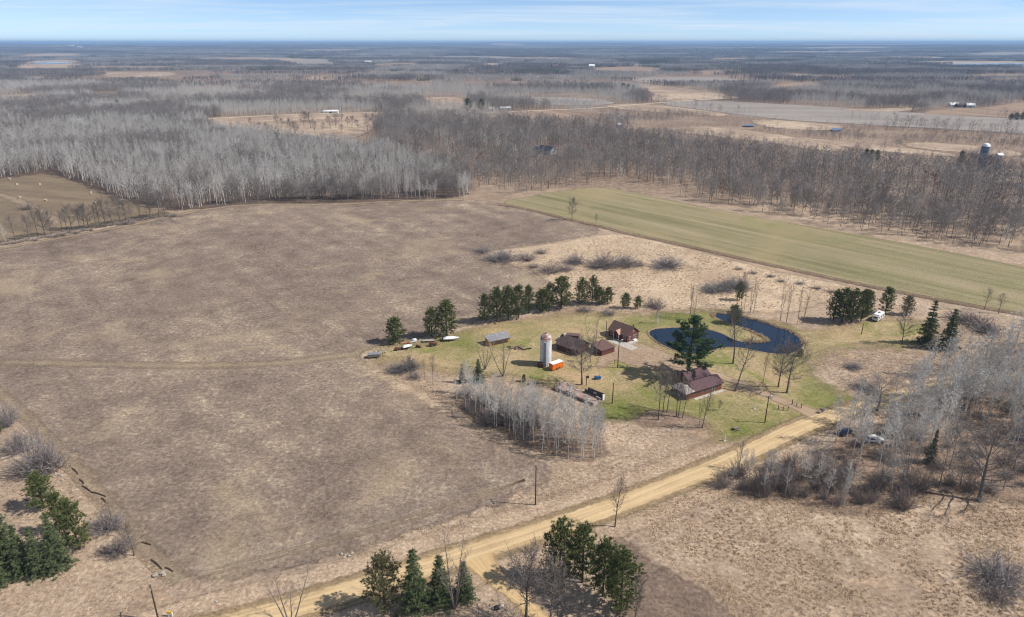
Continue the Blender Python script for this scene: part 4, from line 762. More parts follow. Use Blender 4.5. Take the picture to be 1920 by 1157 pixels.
# beyond: clumps of trees out to the ridges
def clump(seed, size, nt, h, aspen, w):
    R = random.Random(seed); parts = [MB(), MB()]
    for _ in range(nt):
        x, y = R.uniform(-size / 2, size / 2), R.uniform(-size / 2, size / 2); hq = h * R.uniform(.7, 1.15); b = Vector((x, y, 0)); parts[0].sliver(b, Vector((R.gauss(0, .03), R.gauss(0, .03), 1)), hq, .45 * w, R)
        for j in range(11):
            z = R.uniform(.32 if not aspen else .42, .95); d = unit(R.uniform(0, 6.28), R.uniform(.2, 1.1)); parts[1].sliver(b + Vector((0, 0, z * hq)), d, hq * R.uniform(.18, .34), (.5 if aspen else .8) * w, R)
    return parts
CL_A = [merge(clump(300 + i, 40, 34, 13, True, 1), "aspen_clump", [B_FARA, B_FARA]) for i in range(3)]
CL_O = [merge(clump(310 + i, 40, 26, 12.5, False, 1.1), "oak_clump", [B_OAK_T, B_FARO]) for i in range(3)]
def spruce_clump(seed):
    R = random.Random(seed); p = [MB(), MB()]
    for _ in range(30):
        b = Vector((R.uniform(-15, 15), R.uniform(-15, 15), 0)); h = R.uniform(9, 13); p[0].sliver(b, Vector((0, 0, 1)), h, .4, R)
        for j in range(26):
            z = R.uniform(.08, 1); p[1].sliver(b + Vector((0, 0, z * h)), unit(R.uniform(0, 6.28), 1.7), (1 - z) * 2.6 + .5, 1.0, R)
    return merge(p, "spruce_clump", [B_PIN_T, N_SPRU])
SC = [spruce_clump(400), spruce_clump(401)]
P_, S_, Z_, I_ = [], [], [], []
for lo_, hi_, stp in ((1750, 3200, 38), (3200, 6000, 70), (6000, 11000, 130), (11000, 21000, 260)):
    X, Y = np.meshgrid(np.arange(-hi_ * .8, hi_ * .8, stp), np.arange(lo_, hi_, stp)); X = X.ravel() + R2.uniform(-.3, .3, X.size) * stp; Y = Y.ravel() + R2.uniform(-.3, .3, Y.size) * stp
    k = in_view(X, Y, 100); X, Y = X[k], Y[k]
    for P in CLEAR: k = sdist(X, Y, P) < stp * .25; X, Y = X[k], Y[k]
    m = vn(X / 3.2, Y, 190 if lo_ < 5000 else 420, 31); k = m > (.27 if lo_ < 3000 else .36); X, Y = X[k], Y[k]
    a = vn(X / 2.5, Y, 150 if lo_ < 5000 else 400, 33) > .56; s0 = stp / 40; sz = (0.85 + .35 * vn(X, Y, 60, 5)) * (1 if lo_ < 6000 else 1.25)
    P_.append(np.stack([X, Y, terr(X, Y) - .3], 1)); S_.append(np.stack([np.full(X.size, s0 * 1.12), np.full(X.size, s0 * 1.12), sz], 1)); Z_.append(R2.uniform(0, 6.28, X.size)); I_.append(np.where(a, R2.integers(0, 3, X.size), R2.integers(3, 6, X.size))); I_[-1] = np.where(R2.random(X.size) < .10 * (vn(X / 2, Y, 200 if lo_ < 5000 else 600, 44) > .55) + .012, R2.integers(6, 8, X.size), I_[-1])
scatter("distant_woods", np.concatenate(P_), np.concatenate(S_), np.concatenate(Z_), np.concatenate(I_), CL_A + CL_O + SC, "blue grey woods stretching to the horizon", "woods")
print("distant clumps", sum(len(p) for p in P_), "grove", len(GA), "wood", len(WA), "mid", int((~used).sum()))
PP = np.concatenate([fill(poly(q), 26, 40 + i) for i, q in enumerate([[(968, 136), (1040, 131.5), (1088, 135), (1084, 140), (1000, 139), (970, 140)], [(490, 128), (540, 126.5), (538, 131), (495, 132)], [(540, 107), (600, 105.5), (605, 109), (550, 110)], [(1200, 115), (1250, 114), (1245, 120), (1205, 120)]])])
scatter("spruce_plantation", np.stack([PP[:, 0], PP[:, 1], np.zeros(len(PP))], 1), np.ones((len(PP), 3)), R2.uniform(0, 6.28, len(PP)), R2.integers(0, 2, len(PP)), SC, "dark green evergreen plantations among the distant woods", "woods")

# dry grass tussocks on the rough ground near the camera
def tus(seed, mat, h=.30, n=18):
    R = random.Random(seed); C = MB()
    for _ in range(n): C.sliver(Vector((R.gauss(0, .16), R.gauss(0, .16), 0)), unit(R.uniform(0, 6.28), R.uniform(.3, 1.35)), h * R.uniform(.6, 1.2), .10, R)
    return C.mesh("tussock", mat)
GT = [bark_mat("straw_%d" % i, a, b, .6, .4) for i, (a, b) in enumerate([(srgb(216, 190, 156), srgb(238, 216, 184)), (srgb(204, 176, 142), srgb(228, 202, 168)), (srgb(190, 162, 132), srgb(216, 190, 158))])]
TUS = [tus(500 + i, GT[i % 3]) for i in range(6)]
zones = [([(1240, 1050), (1200, 960), (1330, 915), (1480, 930), (1620, 955), (1740, 925), (1920, 940), (2000, 950), (2000, 1200), (1400, 1200), (1340, 1110)], .85, 1.0), ([(640, 1060), (900, 985), (1100, 920), (1330, 850), (1340, 835), (1150, 870), (1040, 880), (900, 960), (640, 1035)], 1.1, .8), ([(1100, 985), (1300, 915), (1500, 835), (1540, 850), (1330, 930), (1150, 1000)], 1.1, .8), ([(0, 900), (130, 870), (220, 960), (330, 1080), (300, 1157), (0, 1157)], 1.2, .7), ([(1130, 790), (1230, 800), (1330, 815), (1340, 840), (1150, 870), (1135, 860)], 1.1, .6), ([(1010, 470), (1160, 440), (1440, 505), (1620, 550), (1400, 585), (1150, 585), (1060, 560)], 1.7, 1.1), ([(1530, 660), (1760, 660), (1800, 690), (1620, 740), (1540, 710)], 1.3, .7), ([(675, 680), (850, 770), (800, 700), (720, 680)], 1.2, .8)]
TP, TS = [], []
for i, (z, spc, hs) in enumerate(zones):
    q = fill(poly(z), spc, 60 + i); n_ = vn(q[:, 0], q[:, 1], 7, 70 + i) * .6 + vn(q[:, 0], q[:, 1], 2.4, 71 + i) * .4; k = n_ > R2.uniform(.2, .55, len(n_)); q = q[k]; k = line_d(q[:, 0], q[:, 1], RW) > 4.3; q = q[k]
    TP.append(np.c_[q, np.full(len(q), .03)]); s_ = hs * R2.uniform(.6, 1.5, len(q)); TS.append(np.stack([s_ * 1.2, s_ * 1.2, s_], 1))
rd = np.array(PW); ru = [G(*q) for q in POND]
for q0, q1 in ((10, 17), (21, 31)):
    L_ = poly(POND[q0:q1]); k = line_d(rd[:, 0], rd[:, 1], L_) < 2.0; e_ = np.repeat(rd[k], 9, 0) + R2.normal(0, .35, (int(k.sum()) * 9, 2)); TP.append(np.c_[e_, np.full(len(e_), .1)]); s_ = R2.uniform(1.6, 3.2, len(e_)); TS.append(np.stack([s_ * .6, s_ * .6, s_], 1))
TP = np.concatenate(TP); scatter("dry_grass", TP, np.concatenate(TS), R2.uniform(0, 6.28, len(TP)), np.clip(vn(TP[:, 0], TP[:, 1], 9, 90) * 6 + R2.normal(0, 1.2, len(TP)), 0, 5.9).astype(int), sorted(TUS, key=lambda m: m.materials[0].name), "tussocks of dry tan grass on the rough ground", "grass")
print("tussocks", len(TP))
# ------------------------------------------------------------------ buildings and farm things
def wall_mat(name, col, var=.15, plank=5.0):
    s = NT(name); p = s.obj(); w = s.n("ShaderNodeTexWave", wave_type='BANDS', bands_direction='Z'); s.l(p, w.inputs[0]); w.inputs['Scale'].default_value = plank * .3; w.inputs['Distortion'].default_value = .6
    n = s.noise(p, 1.3, 5, .7); c = s.mix(s.rng(n, .3, .7), tuple(q * (1 - 2 * var) for q in col), tuple(q * (1 + var) for q in col))
    c = s.mix(s.math('MULTIPLY', w.outputs[1], .25), c, tuple(q * .5 for q in col)); s.color(c); s.set(Roughness=.8); s.bump(w.outputs[1], .3, .04); return s.m
W_LOG = wall_mat("red_brown_logs", srgb(122, 82, 66)); W_RED = wall_mat("red_siding", srgb(110, 70, 62)); W_DARK = wall_mat("dark_siding", srgb(92, 64, 56)); W_OCHRE = wall_mat("ochre_boards", srgb(190, 142, 78)); W_WHITE = wall_mat("white_siding", srgb(222, 218, 210), .05); W_GREYWOOD = wall_mat("weathered_boards", srgb(140, 128, 116)); W_BLUEGREY = wall_mat("blue_grey_siding", srgb(176, 188, 190), .05)
R_MAROON = wall_mat('maroon_metal_roof', srgb(104, 80, 82), .14, 6.0); R_BROWN = plain("brown_shingles", srgb(112, 86, 78), .9, .15, 2.0, bump=.3); R_DARK = plain("dark_shingles", srgb(96, 78, 76), .9, .2, 1.5, bump=.3); R_GREY = plain("grey_shingles", srgb(172, 162, 150), .9, .15, 2.0, bump=.3); R_STEEL = plain("grey_metal_roof", srgb(142, 139, 140), .6, .14, .8); R_PINK = plain("rusty_pale_metal", srgb(174, 148, 136), .6, .22, .9); R_BLUE = plain("dark_blue_roof", srgb(52, 62, 80), .7, .1, 1.0); R_WHITE = plain("white_metal_roof", srgb(232, 232, 230), .5, .05, 1.0); R_TANPATCH = plain("tan_shingles", srgb(186, 150, 128), .9, .1, 2.0)
M_CONC = plain("concrete", srgb(188, 180, 168), .9, .12, .8); M_STONE = plain("field_stone", srgb(176, 164, 148), .95, .2, 1.5, bump=.4, rnd=.4); M_GLASS = plain("window_glass", (.03, .035, .045), .1, .05, 1, spec=.6); M_TRIM = plain("white_trim", srgb(226, 222, 212), .7, .05); M_BROWNTRIM = plain("brown_trim", srgb(86, 58, 48), .8, .1)
M_TANTRIM = plain('tan_trim', srgb(170, 140, 112), .8, .1)
M_WHITE = plain("white_paint", srgb(228, 228, 226), .4, .04, 1.2, spec=.5, coat=.3); M_SILVER = plain("silver_paint", srgb(190, 196, 202), .35, .05, 1, spec=.5, coat=.4); M_NAVY = plain("navy_paint", srgb(40, 50, 78), .35, .08, 1, spec=.5, coat=.4); M_ORANGE = plain("orange_paint", srgb(226, 118, 36), .5, .08, 1.0); M_RUBBER = plain("black_rubber", (.02, .02, .02), .9, .1); M_RIM = plain("steel_rim", (.4, .4, .4), .4, .1, metal=.6); M_DKMETAL = plain("dark_metal", srgb(66, 62, 60), .6, .15, 1.5); M_RUST = plain("rusty_iron", srgb(112, 70, 50), .9, .25, 1.5); M_WOOD = plain("grey_pole_wood", srgb(112, 94, 78), .9, .15, 2); M_DKWOOD = plain("dark_pole_wood", srgb(78, 62, 50), .9, .15, 2); M_LAMP = plain("lamp_lens", srgb(220, 216, 200), .2, .03); M_TAIL = plain("red_lens", srgb(150, 24, 20), .25, .05); M_BLUEBIN = plain("blue_plastic", srgb(46, 84, 126), .5, .08); M_REDVANE = plain("red_vane", srgb(130, 44, 44), .6, .1); M_STRAW = plain("bale_straw", srgb(190, 172, 146), .95, .15, 2, bump=.4); M_COVER = plain("white_boat_cover", srgb(232, 230, 226), .7, .05, .8); M_ORPIPE = plain("orange_red_paint", srgb(206, 110, 74), .6, .1); M_STEEL = plain("galvanised_steel", srgb(178, 184, 190), .4, .1, .8, metal=.4); M_YEL = plain("yellow_paint", srgb(212, 172, 40), .5, .06); M_GREYCAN = plain("grey_plastic", srgb(120, 118, 116), .6, .1); M_LOG = plain("dead_log", srgb(92, 76, 62), .95, .2, 1.5, bump=.4); M_FIREWOOD = plain("cut_firewood", srgb(150, 112, 86), .9, .25, 2, rnd=.6); M_WIRE = plain("aluminium_wire", srgb(150, 146, 140), .5, .05)

def gable(p, L, W, hw, hr, wm, rm, over=.4, x0=0., y0=0., z0=0., wname='wall', rname='roof', base=.0):
    """Gabled block, ridge along local x, its lower left front corner at (x0, y0)."""
    MB().prism([(y0, z0 - .2), (y0 + W, z0 - .2), (y0 + W, z0 + hw), (y0 + W / 2, z0 + hr), (y0, z0 + hw)], x0, x0 + L, 'x').build(wname, wm, p)
    m = MB(); sl = (hr - hw) / (W / 2); t = .16
    for sgn in (0, 1):
        ye = y0 - over if sgn == 0 else y0 + W + over; q = [(x0 - over, ye, z0 + hw - over * sl + t), (x0 + L + over, ye, z0 + hw - over * sl + t), (x0 + L + over, y0 + W / 2, z0 + hr + t), (x0 - over, y0 + W / 2, z0 + hr + t)]
        m.quadslab(q if sgn == 0 else q[::-1], t - .02)
    return m.build(rname, rm, p)
def opening(p, c, w, h, face, name='window', fm=None, pm=None):
    """Window or door standing proud of a wall; face = 'x+', 'x-', 'y+', 'y-'."""
    d = .05; a = face[0]; s = 1 if face[1] == '+' else -1; fm = fm or M_TRIM; pm = pm or M_GLASS
    dim = (d, w, h) if a == 'x' else (w, d, h); di2 = (d, w - .16, h - .16) if a == 'x' else (w - .16, d, h - .16)
    o = (s * .03, 0, 0) if a == 'x' else (0, s * .03, 0); o2 = (s * .05, 0, 0) if a == 'x' else (0, s * .05, 0)
    f = MB().box(Vector(c) + Vector(o), dim).build(name, fm, p); MB().box(Vector(c) + Vector(o2), di2).build('pane' if name == 'window' else 'panel', pm, f); return f
def shed(p, L, W, h0, h1, wm, rm, x0=0., y0=0., over=.3):
    """Single-slope block: height h0 at the front (y0), h1 at the back."""
    MB().prism([(y0, -.2), (y0 + W, -.2), (y0 + W, h1), (y0, h0)], x0, x0 + L, 'x').build('wall', wm, p)
    s = (h1 - h0) / W; MB().quadslab([(x0 - over, y0 - over, h0 - over * s + .15), (x0 + L + over, y0 - over, h0 - over * s + .15), (x0 + L + over, y0 + W + over, h1 + over * s + .15), (x0 - over, y0 + W + over, h1 + over * s + .15)], .13).build('roof', rm, p)

# log house
a = math.atan2(7.1, 12.6); x, y = G(1286, 751)
p = thing("log_house", "red brown log house with maroon metal roof by the driveway", "house", (x, y, 0), a)
gable(p, 11.4, 5.4, 2.45, 3.85, W_LOG, R_MAROON, .45, 3.1, 0)
gable(p, 8.6, 5.6, 2.5, 4.1, W_LOG, R_MAROON, .45, 6.2, 5.42, wname='rear_wing_wall', rname='rear_wing_roof')
MB().prism([(0, -.2), (.5, -.2), (.5, 2.2), (0, 2.2)], 0, 3.08, 'x').build('porch_wall', W_LOG, p)
m = MB(); m.quadslab([(-.5, -.4, 2.25), (3.0, -.4, 2.5), (3.0, 2.6, 3.6), (1.2, 2.6, 3.5)], .14); m.quadslab([(-.5, -.4, 2.25), (1.2, 2.6, 3.5), (1.2, 4.4, 3.5), (-.5, 6.2, 2.25)], .14); m.quadslab([(1.2, 2.62, 3.5), (3.0, 2.62, 3.6), (3.0, 6.2, 2.45), (-.5, 6.2, 2.25)], .14)
m.build('porch_roof', R_GREY, p)
for yy in (2.0, 4.0, 5.9): MB().box((-.2, yy, 1.1), (.18, .18, 2.3)).build('porch_post', M_BROWNTRIM, p)
MB().box((1.4, 3.0, .12), (3.3, 5.6, .24)).build('porch_floor', M_CONC, p)
for xx in (5.2, 7.4, 9.6, 12.4): opening(p, (xx, 0, 1.5), 1.0, 1.1, 'y-', 'window', M_TANTRIM)
opening(p, (11.1, 0, 1.05), .95, 2.0, 'y-', 'door', M_TRIM, M_BROWNTRIM); opening(p, (14.5, 2.6, 1.5), 1.1, 1.1, 'x+'); opening(p, (14.8, 8.0, 1.5), 1.2, 1.1, 'x+')
MB().box((8.6, -.9, .06), (12, 1.0, .12)).build('walkway', M_CONC, p)
# red guest house
x, y = G(1176, 643); a = math.atan2(.74, -.68)
p = thing("red_cottage", "red cottage with brown gable roof and porch dormer near the pond", "house", (x, y, 0), a)
gable(p, 8.6, 6.4, 2.7, 5.2, W_RED, R_BROWN, .4, 0, -6.4)
m = MB(); m.quadslab([(3.0, 1.2, 2.5), (4.4, 1.2, 3.9), (4.4, -2.3, 3.9), (3.0, -1.4, 2.6)], .12); m.quadslab([(4.4, 1.2, 3.9), (5.8, 1.2, 2.5), (5.8, -1.4, 2.6), (4.4, -2.3, 3.9)], .12); m.build('porch_roof', R_TANPATCH, p)
MB().prism([(3.2, 2.35), (5.6, 2.35), (4.4, 3.6)], .9, 1.0).build('porch_gable', W_RED, p)
for xx in (3.2, 5.6): MB().box((xx, 1.0, 1.25), (.15, .15, 2.5)).build('porch_post', M_TRIM, p)
for xx in (1.4, 7.2): opening(p, (xx, 0, 1.5), 1.0, 1.1, 'y+')
opening(p, (4.4, 0, 1.05), 1.0, 2.0, 'y+', 'door', M_TRIM, M_BROWNTRIM)
for yy in (-1.4, -5.0): opening(p, (0, yy, 1.5), .9, 1.1, 'x-')
opening(p, (0, -3.6, 1.1), 1.0, 2.0, 'x-', 'door', M_TRIM, M_BROWNTRIM); opening(p, (0, -3.2, 3.6), .7, .8, 'x-'); MB().box((1.2, -4.6, 5.1), (.4, .4, .6)).build('vent', M_DKMETAL, p)
for i in range(3): MB().box((-.4 - .35 * i, -3.6, .52 - .17 * i), (.35, 1.6, .17 + .0)).build('step', M_TRIM, p)
o = structure("concrete_apron", grid_mesh("concrete_apron", np.linspace(0, 11.0, 8), np.linspace(0, 3.6, 4), lambda a, b: a * 0), M_CONC, "pale concrete apron beside the red cottage"); o.location = (*G(1139, 640), .14); o.rotation_euler = (0, 0, math.atan2(-.74, .70))
o = structure("concrete_apron", grid_mesh("concrete_apron", np.linspace(0, 7.0, 8), np.linspace(0, 2.6, 4), lambda a, b: a * 0), M_CONC, "pale concrete pad below the red cottage's steps"); o.location = (*G(1172, 650), .15); o.rotation_euler = (0, 0, .66)
# barns
x, y = G(1128, 668); p = thing("low_barn", "low red shed with wide brown roof beside the gravel yard", "barn", (x, y, 0), math.atan2(3.4, 4.8))
shed(p, 5.9, 5.6, 2.0, 2.5, W_RED, R_BROWN); opening(p, (0, 2.8, 1.0), 2.2, 1.8, 'x-', 'door', M_BROWNTRIM, W_DARK)
p = thing("gable_barn", "dark roofed gabled barn in the middle of the barn cluster", "barn", (17.6, 219.6, 0), math.atan2(-3.3, 4.1))
gable(p, 8.6, 7.2, 2.4, 4.6, W_DARK, R_DARK, .4, 0, -3.2); opening(p, (8.6, .4, 1.2), 2.2, 2.3, 'x+', 'door', M_BROWNTRIM, W_RED); opening(p, (8.6, .4, 3.4), .8, .8, 'x+'); MB().box((.8, .2, 4.9), (.5, .5, .9)).build('chimney', M_TRIM, p)
x, y = G(1058, 652); p = thing("lean_to_shed", "lean-to shed with rusty pale roof at the barn cluster's left end", "shed", (x, y, 0), -.62)
shed(p, 5.6, 3.2, 1.9, 2.5, W_DARK, R_PINK); opening(p, (2.8, 0, .95), 2.6, 1.6, 'y-', 'door', M_BROWNTRIM, W_DARK)
x, y = G(1062, 640); p = thing("small_shed", "small dark shed behind the gabled barn", "shed", (x, y, 0), -.25)
shed(p, 4.2, 3.2, 2.4, 1.9, W_DARK, R_BROWN); opening(p, (2.1, 0, 1.0), .9, 1.8, 'y-', 'door', M_BROWNTRIM, W_DARK)
# silo
x, y = G(1023, 683); p = thing("concrete_silo", "tall white concrete silo with rusty dome cap", "silo", (x, y, 0))
s = NT("silo_staves"); n = s.noise(s.vmap(s.obj(), 0, (1.2, 1.2, .25)), 1.6, 5, .7); c = s.ramp(s.rng(n, .3, .7), [(0, srgb(176, 172, 168)), (.5, srgb(212, 210, 206)), (1, srgb(236, 234, 230))]); s.color(c); s.set(Roughness=.9); M_SILO = s.m
R_ = 1.88; MB().lathe([(R_, -.2), (R_, 9.3)], 32).build('wall', M_SILO, p, True)
s = NT("silo_dome"); s.color(s.ramp(s.rng(s.noise(s.obj(), 1.1, 5, .7), .35, .65), [(0, srgb(126, 84, 66)), (.5, srgb(170, 140, 124)), (1, srgb(206, 200, 194))])); s.set(Roughness=.6); M_DOME = s.m
d_ = MB().lathe([(R_ + .06, 9.25), (R_ + .06, 9.4)] + [((R_ + .02) * math.cos(t), 9.4 + 1.85 * math.sin(t)) for t in np.linspace(0, 1.5, 8)], 32).build('dome', M_DOME, p, True); MB().lathe([(.3, 11.2), (.3, 11.45), (.02, 11.5)], 10).build('cap', M_DKMETAL, d_)
for i in range(14): MB().lathe([(R_, .5 + i * .64 - .03), (R_ + .035, .5 + i * .64 - .03), (R_ + .035, .5 + i * .64 + .03), (R_, .5 + i * .64 + .03)], 32).build('hoop', M_STEEL, p)
a = -1.75; MB().box((math.cos(a) * (R_ + .25), math.sin(a) * (R_ + .25), 4.5), (.75, .8, 8.8), a).build('chute', plain("chute_metal", srgb(148, 152, 160), .6, .12, .8), p)
MB().box((-1.5, -2.0, .7), (2.2, 1.4, 1.5), -.5).build('feed_room', W_DARK, p)
# orange trailer
def wheel(p, x, y, r=.34, w=.22, name='wheel'):
    t = MB().tube([(x, y - w / 2, r), (x, y + w / 2, r)], r, 14).build(name, M_RUBBER, p); MB().tube([(x, y - w / 2 - .01, r), (x, y + w / 2 + .01, r)], r * .55, 10).build('rim', M_RIM, t); return t
x, y = G(1036, 697); p = thing("orange_trailer", "bright orange cargo trailer with white roof beside the silo", "trailer", (x, y, 0), math.atan2(2.7, 3.7))
MB().box((2.25, .95, 1.45), (4.5, 1.9, 2.0)).build('body', M_ORANGE, p); MB().prism([(-.05, 2.46), (4.55, 2.46), (4.5, 2.6), (0, 2.6)], -.05, 1.95).build('roof', R_WHITE, p)
for i in range(7): MB().box((.3 + i * .65, -.02, 1.45), (.06, .04, 1.9)).build('rib', M_ORANGE, p)
for yy in (.1, 1.8):
    for xx in (2.0, 2.85): wheel(p, xx, yy)
MB().box((2.4, -.04, .78), (1.9, .1, .12)).build('fender', M_DKMETAL, p); MB().tube([(4.5, .3, .4), (5.6, .95, .4), (4.5, 1.6, .4)], .05, 5).build('hitch', M_DKMETAL, p); opening(p, (0, .95, 1.45), 1.7, 1.8, 'x-', 'door', M_DKMETAL, M_ORANGE)
# ruined barn
x, y = G(1040, 731); p = thing("ruined_barn", "roofless barn ruin with pinkish fallen roof and wall toned dark for shade", "ruin", (x, y, 0), math.atan2(-.68, .74), scale=(.82, .84, 1.0))
MB().box((9.0, 3.0, .12), (18.2, 6.2, .24)).build('floor', plain("ruin_floor", srgb(156, 132, 116), .95, .2, .7), p)
M_BLOCK = plain("shade_toned_block_wall", srgb(92, 84, 80), .95, .2, 1.0)  # block colour darkened to carry the shade on the side away from the sun
MB().box((14.6, 6.1, 1.0), (7.4, .35, 2.2)).build('block_wall', M_BLOCK, p); MB().box((10.2, 6.1, .55), (1.4, .35, 1.2)).build('block_wall', M_BLOCK, p); opening(p, (14.2, 5.92, 1.2), 1.3, .6, 'y-', 'window', M_TRIM, M_CONC)
MB().box((18.2, 5.6, .95), (.35, 1.0, 2.0)).build('end_pillar', M_TRIM, p); MB().box((9.0, -.1, .45), (17.6, .4, 1.0)).build('stone_wall', plain("ruin_stone", srgb(128, 108, 92), .95, .2, 1.0, bump=.4), p); MB().box((-.1, 3.0, .5), (.4, 6.4, 1.1)).build('stone_wall', bpy.data.materials["ruin_stone"], p); MB().box((18.1, .9, .35), (.4, 2.6, .8)).build('end_wall', M_CONC, p)
R4 = random.Random(5)
for i, (cx, cy, l, w, rx, ry) in enumerate([(2.6, 3.4, 5.2, 4.6, .10, .05), (6.6, 2.6, 4.4, 3.6, -.12, .03), (9.6, 1.7, 4.0, 2.6, .10, -.06), (13.0, 1.6, 4.2, 2.4, -.08, .05), (16.0, 1.8, 3.2, 2.2, .12, .04), (4.4, 5.0, 4.0, 1.8, .14, 0)]):
    MB().box((cx, cy, .62 + .07 * (i % 3)), (l, w, .07), R4.uniform(-.12, .12), rx, ry).build('fallen_roof_panel', R_PINK if i % 2 == 0 else plain("fallen_panel_%d" % i, srgb(146, 122, 108), .8, .2, 1), p)
for i in range(7): MB().box((R4.uniform(5, 17), R4.uniform(.8, 5), .75 + .04 * i), (R4.uniform(1.8, 3.4), .18, .07), R4.uniform(0, 3.1)).build('fallen_board', M_TRIM, p)
# wood shed with lumber
x, y = G(918, 650); p = thing("open_shed", "open ochre wood shed with long grey roof left of the silo", "shed", (x, y, 0), math.atan2(4.6, 8.4))
shed(p, 8.2, 3.4, 1.9, 2.7, W_OCHRE, R_STEEL); 
for i in range(4): MB().box((1.0 + 2.0 * i, -.04, .95), (.12, .08, 1.9)).build('post', M_WOOD, p)
opening(p, (4.1, 0, .9), 6.6, 1.4, 'y-', 'door', W_OCHRE, M_DKWOOD)
for i in range(3): opening(p, (8.2, .7 + i * 1.0, 1.2), .7, 1.0, 'x+', 'window', M_WOOD, M_DKWOOD)
PILE = thing("scrap_pile", "jumbled pile of lumber and scrap beside the open shed", "scrap pile", (*G(965, 655), 0))
for i in range(26):
    MB().box((R4.uniform(-2.0, 3.0) , R4.gauss(.8, 1.0), .15 + .06 * (i % 9)), (R4.uniform(.8, 2.6), R4.uniform(.15, .35), .12), R4.uniform(0, 3.14), 0, R4.uniform(-.15, .15)).build('board', M_FIREWOOD if i % 3 else M_GREYCAN, PILE)
for i, (xx, yy) in enumerate([(3.0, -.6), (3.9, -.2), (4.7, .1), (5.5, .3), (2.2, .2)]): MB().tube([(xx, yy, .0), (xx, yy, .28)], .42, 12).build('tyre', M_RUBBER, PILE)

# vehicles
def car(label, u, v, rz, paint, L=4.7, suv=True, name="parked_car"):
    p = thing(name, label, "car", (*G(u, v), 0), rz); h = 1.78 if suv else 1.45; w = .92
    MB().prism([(-L / 2, .35), (L / 2 - .05, .35), (L / 2, .62), (L / 2 - .1, .86), (L / 2 - 1.25, 1.0), (-L / 2 + .1, 1.04), (-L / 2, .7)], -w, w).build('body', paint, p)
    cab = [(-L / 2 + .15, 1.02), (L / 2 - 1.35, 1.0), (L / 2 - 2.05, h - .04), (L / 2 - 2.4, h), (-L / 2 + .5, h), (-L / 2 + .28, h - .1)]
    m = MB(); n = len(cab); ins = lambda z: .04 + (.16 if z > 1.2 else 0)
    m.add([(a, -w + ins(b), b) for a, b in cab] + [(a, w - ins(b), b) for a, b in cab], [tuple(range(n)), tuple(range(n, 2 * n))[::-1]] + [(i, i + n, (i + 1) % n + n, (i + 1) % n) for i in range(n)]); m.build('cabin', paint, p)
    for sy in (-1, 1):
        for xa, xb in ((-L / 2 + .55, -.55), (-.45, .35), (.42, L / 2 - 1.75)):
            m = MB(); y0, y1 = sy * (w - .055), sy * (w - .185)
            m.add([(xa, y0, 1.1), (xb + (.1 if xb > .5 else 0), y0, 1.1), (xb - (.25 if xb > .5 else 0), y1, h - .16), (xa, y1, h - .16)], [(0, 1, 2, 3)]); m.build('side_window', M_GLASS, p)
    m = MB(); m.add([(L / 2 - 1.40, -w + .15, 1.06), (L / 2 - 1.40, w - .15, 1.06), (L / 2 - 2.0, w - .25, h - .08), (L / 2 - 2.0, -w + .25, h - .08)], [(0, 1, 2, 3)]); o = m.build('windscreen', M_GLASS, p); o.location.x = .03
    m = MB(); m.add([(-L / 2 + .14, -w + .18, 1.12), (-L / 2 + .14, w - .18, 1.12), (-L / 2 + .3, w - .26, h - .16), (-L / 2 + .3, -w + .26, h - .16)], [(0, 1, 2, 3)]); o = m.build('rear_window', M_GLASS, p); o.location.x = -.03
    for xx in (-L / 2 + .95, L / 2 - .95):
        for yy in (-w + .08, w - .08): wheel(p, xx, yy)
    for yy in (-.66, .66): MB().box((L / 2 - .03, yy, .72), (.1, .36, .16)).build('headlight', M_LAMP, p); MB().box((-L / 2, yy * 1.1, .85), (.08, .22, .28)).build('tail_light', M_TAIL, p)
    MB().box((L / 2, 0, .45), (.14, 1.7, .18)).build('bumper', M_DKMETAL, p); MB().box((-L / 2, 0, .45), (.14, 1.7, .18)).build('bumper', M_DKMETAL, p)
    return p
car("white sport utility car parked among the roadside aspens", 1640, 828, .05, M_WHITE, 4.8)
car("dark blue car half hidden by aspens at the road's edge", 1584, 813, .6, M_NAVY, 4.6)
car("silver car parked behind the lean-to shed", 1056, 640, -.6, M_SILVER, 4.2, False)
# camper
x, y = G(1634, 602); p = thing("white_camper", "white camper trailer parked between the dark pines", "camper", (x, y, 0), math.atan2(5.0, 5.2))
MB().prism([(.2, .55), (6.3, .55), (6.6, 1.0), (6.5, 2.3), (6.2, 2.75), (.6, 2.75), (.1, 2.3), (0, 1.0)], -2.2, 0).build('body', M_WHITE, p)
MB().box((3.3, -1.1, 2.8), (5.4, 2.1, .1)).build('roof', R_WHITE, p); MB().box((3.6, -1.1, 2.97), (.9, .7, .24)).build('air_conditioner', M_GREYCAN, p)
for xx, ww in ((1.2, .8), (3.2, .7), (5.3, .9)): opening(p, (xx, -2.2, 1.7), ww, .6, 'y-', 'window', M_DKMETAL)
opening(p, (4.3, -2.2, 1.55), .7, 1.7, 'y-', 'door', M_TRIM, M_WHITE); opening(p, (.02, -1.1, 1.7), 1.3, .5, 'x-', 'window', M_DKMETAL)
for xx in (2.9, 3.7):
    for yy in (-2.1, -.1): wheel(p, xx, yy, .36)
MB().tube([(6.4, -.5, .5), (7.4, -1.1, .5), (6.4, -1.7, .5)], .05, 5).build('hitch', M_DKMETAL, p); MB().box((3.3, -2.21, 1.1), (6.0, .02, .1)).build('stripe', M_GREYCAN, p)
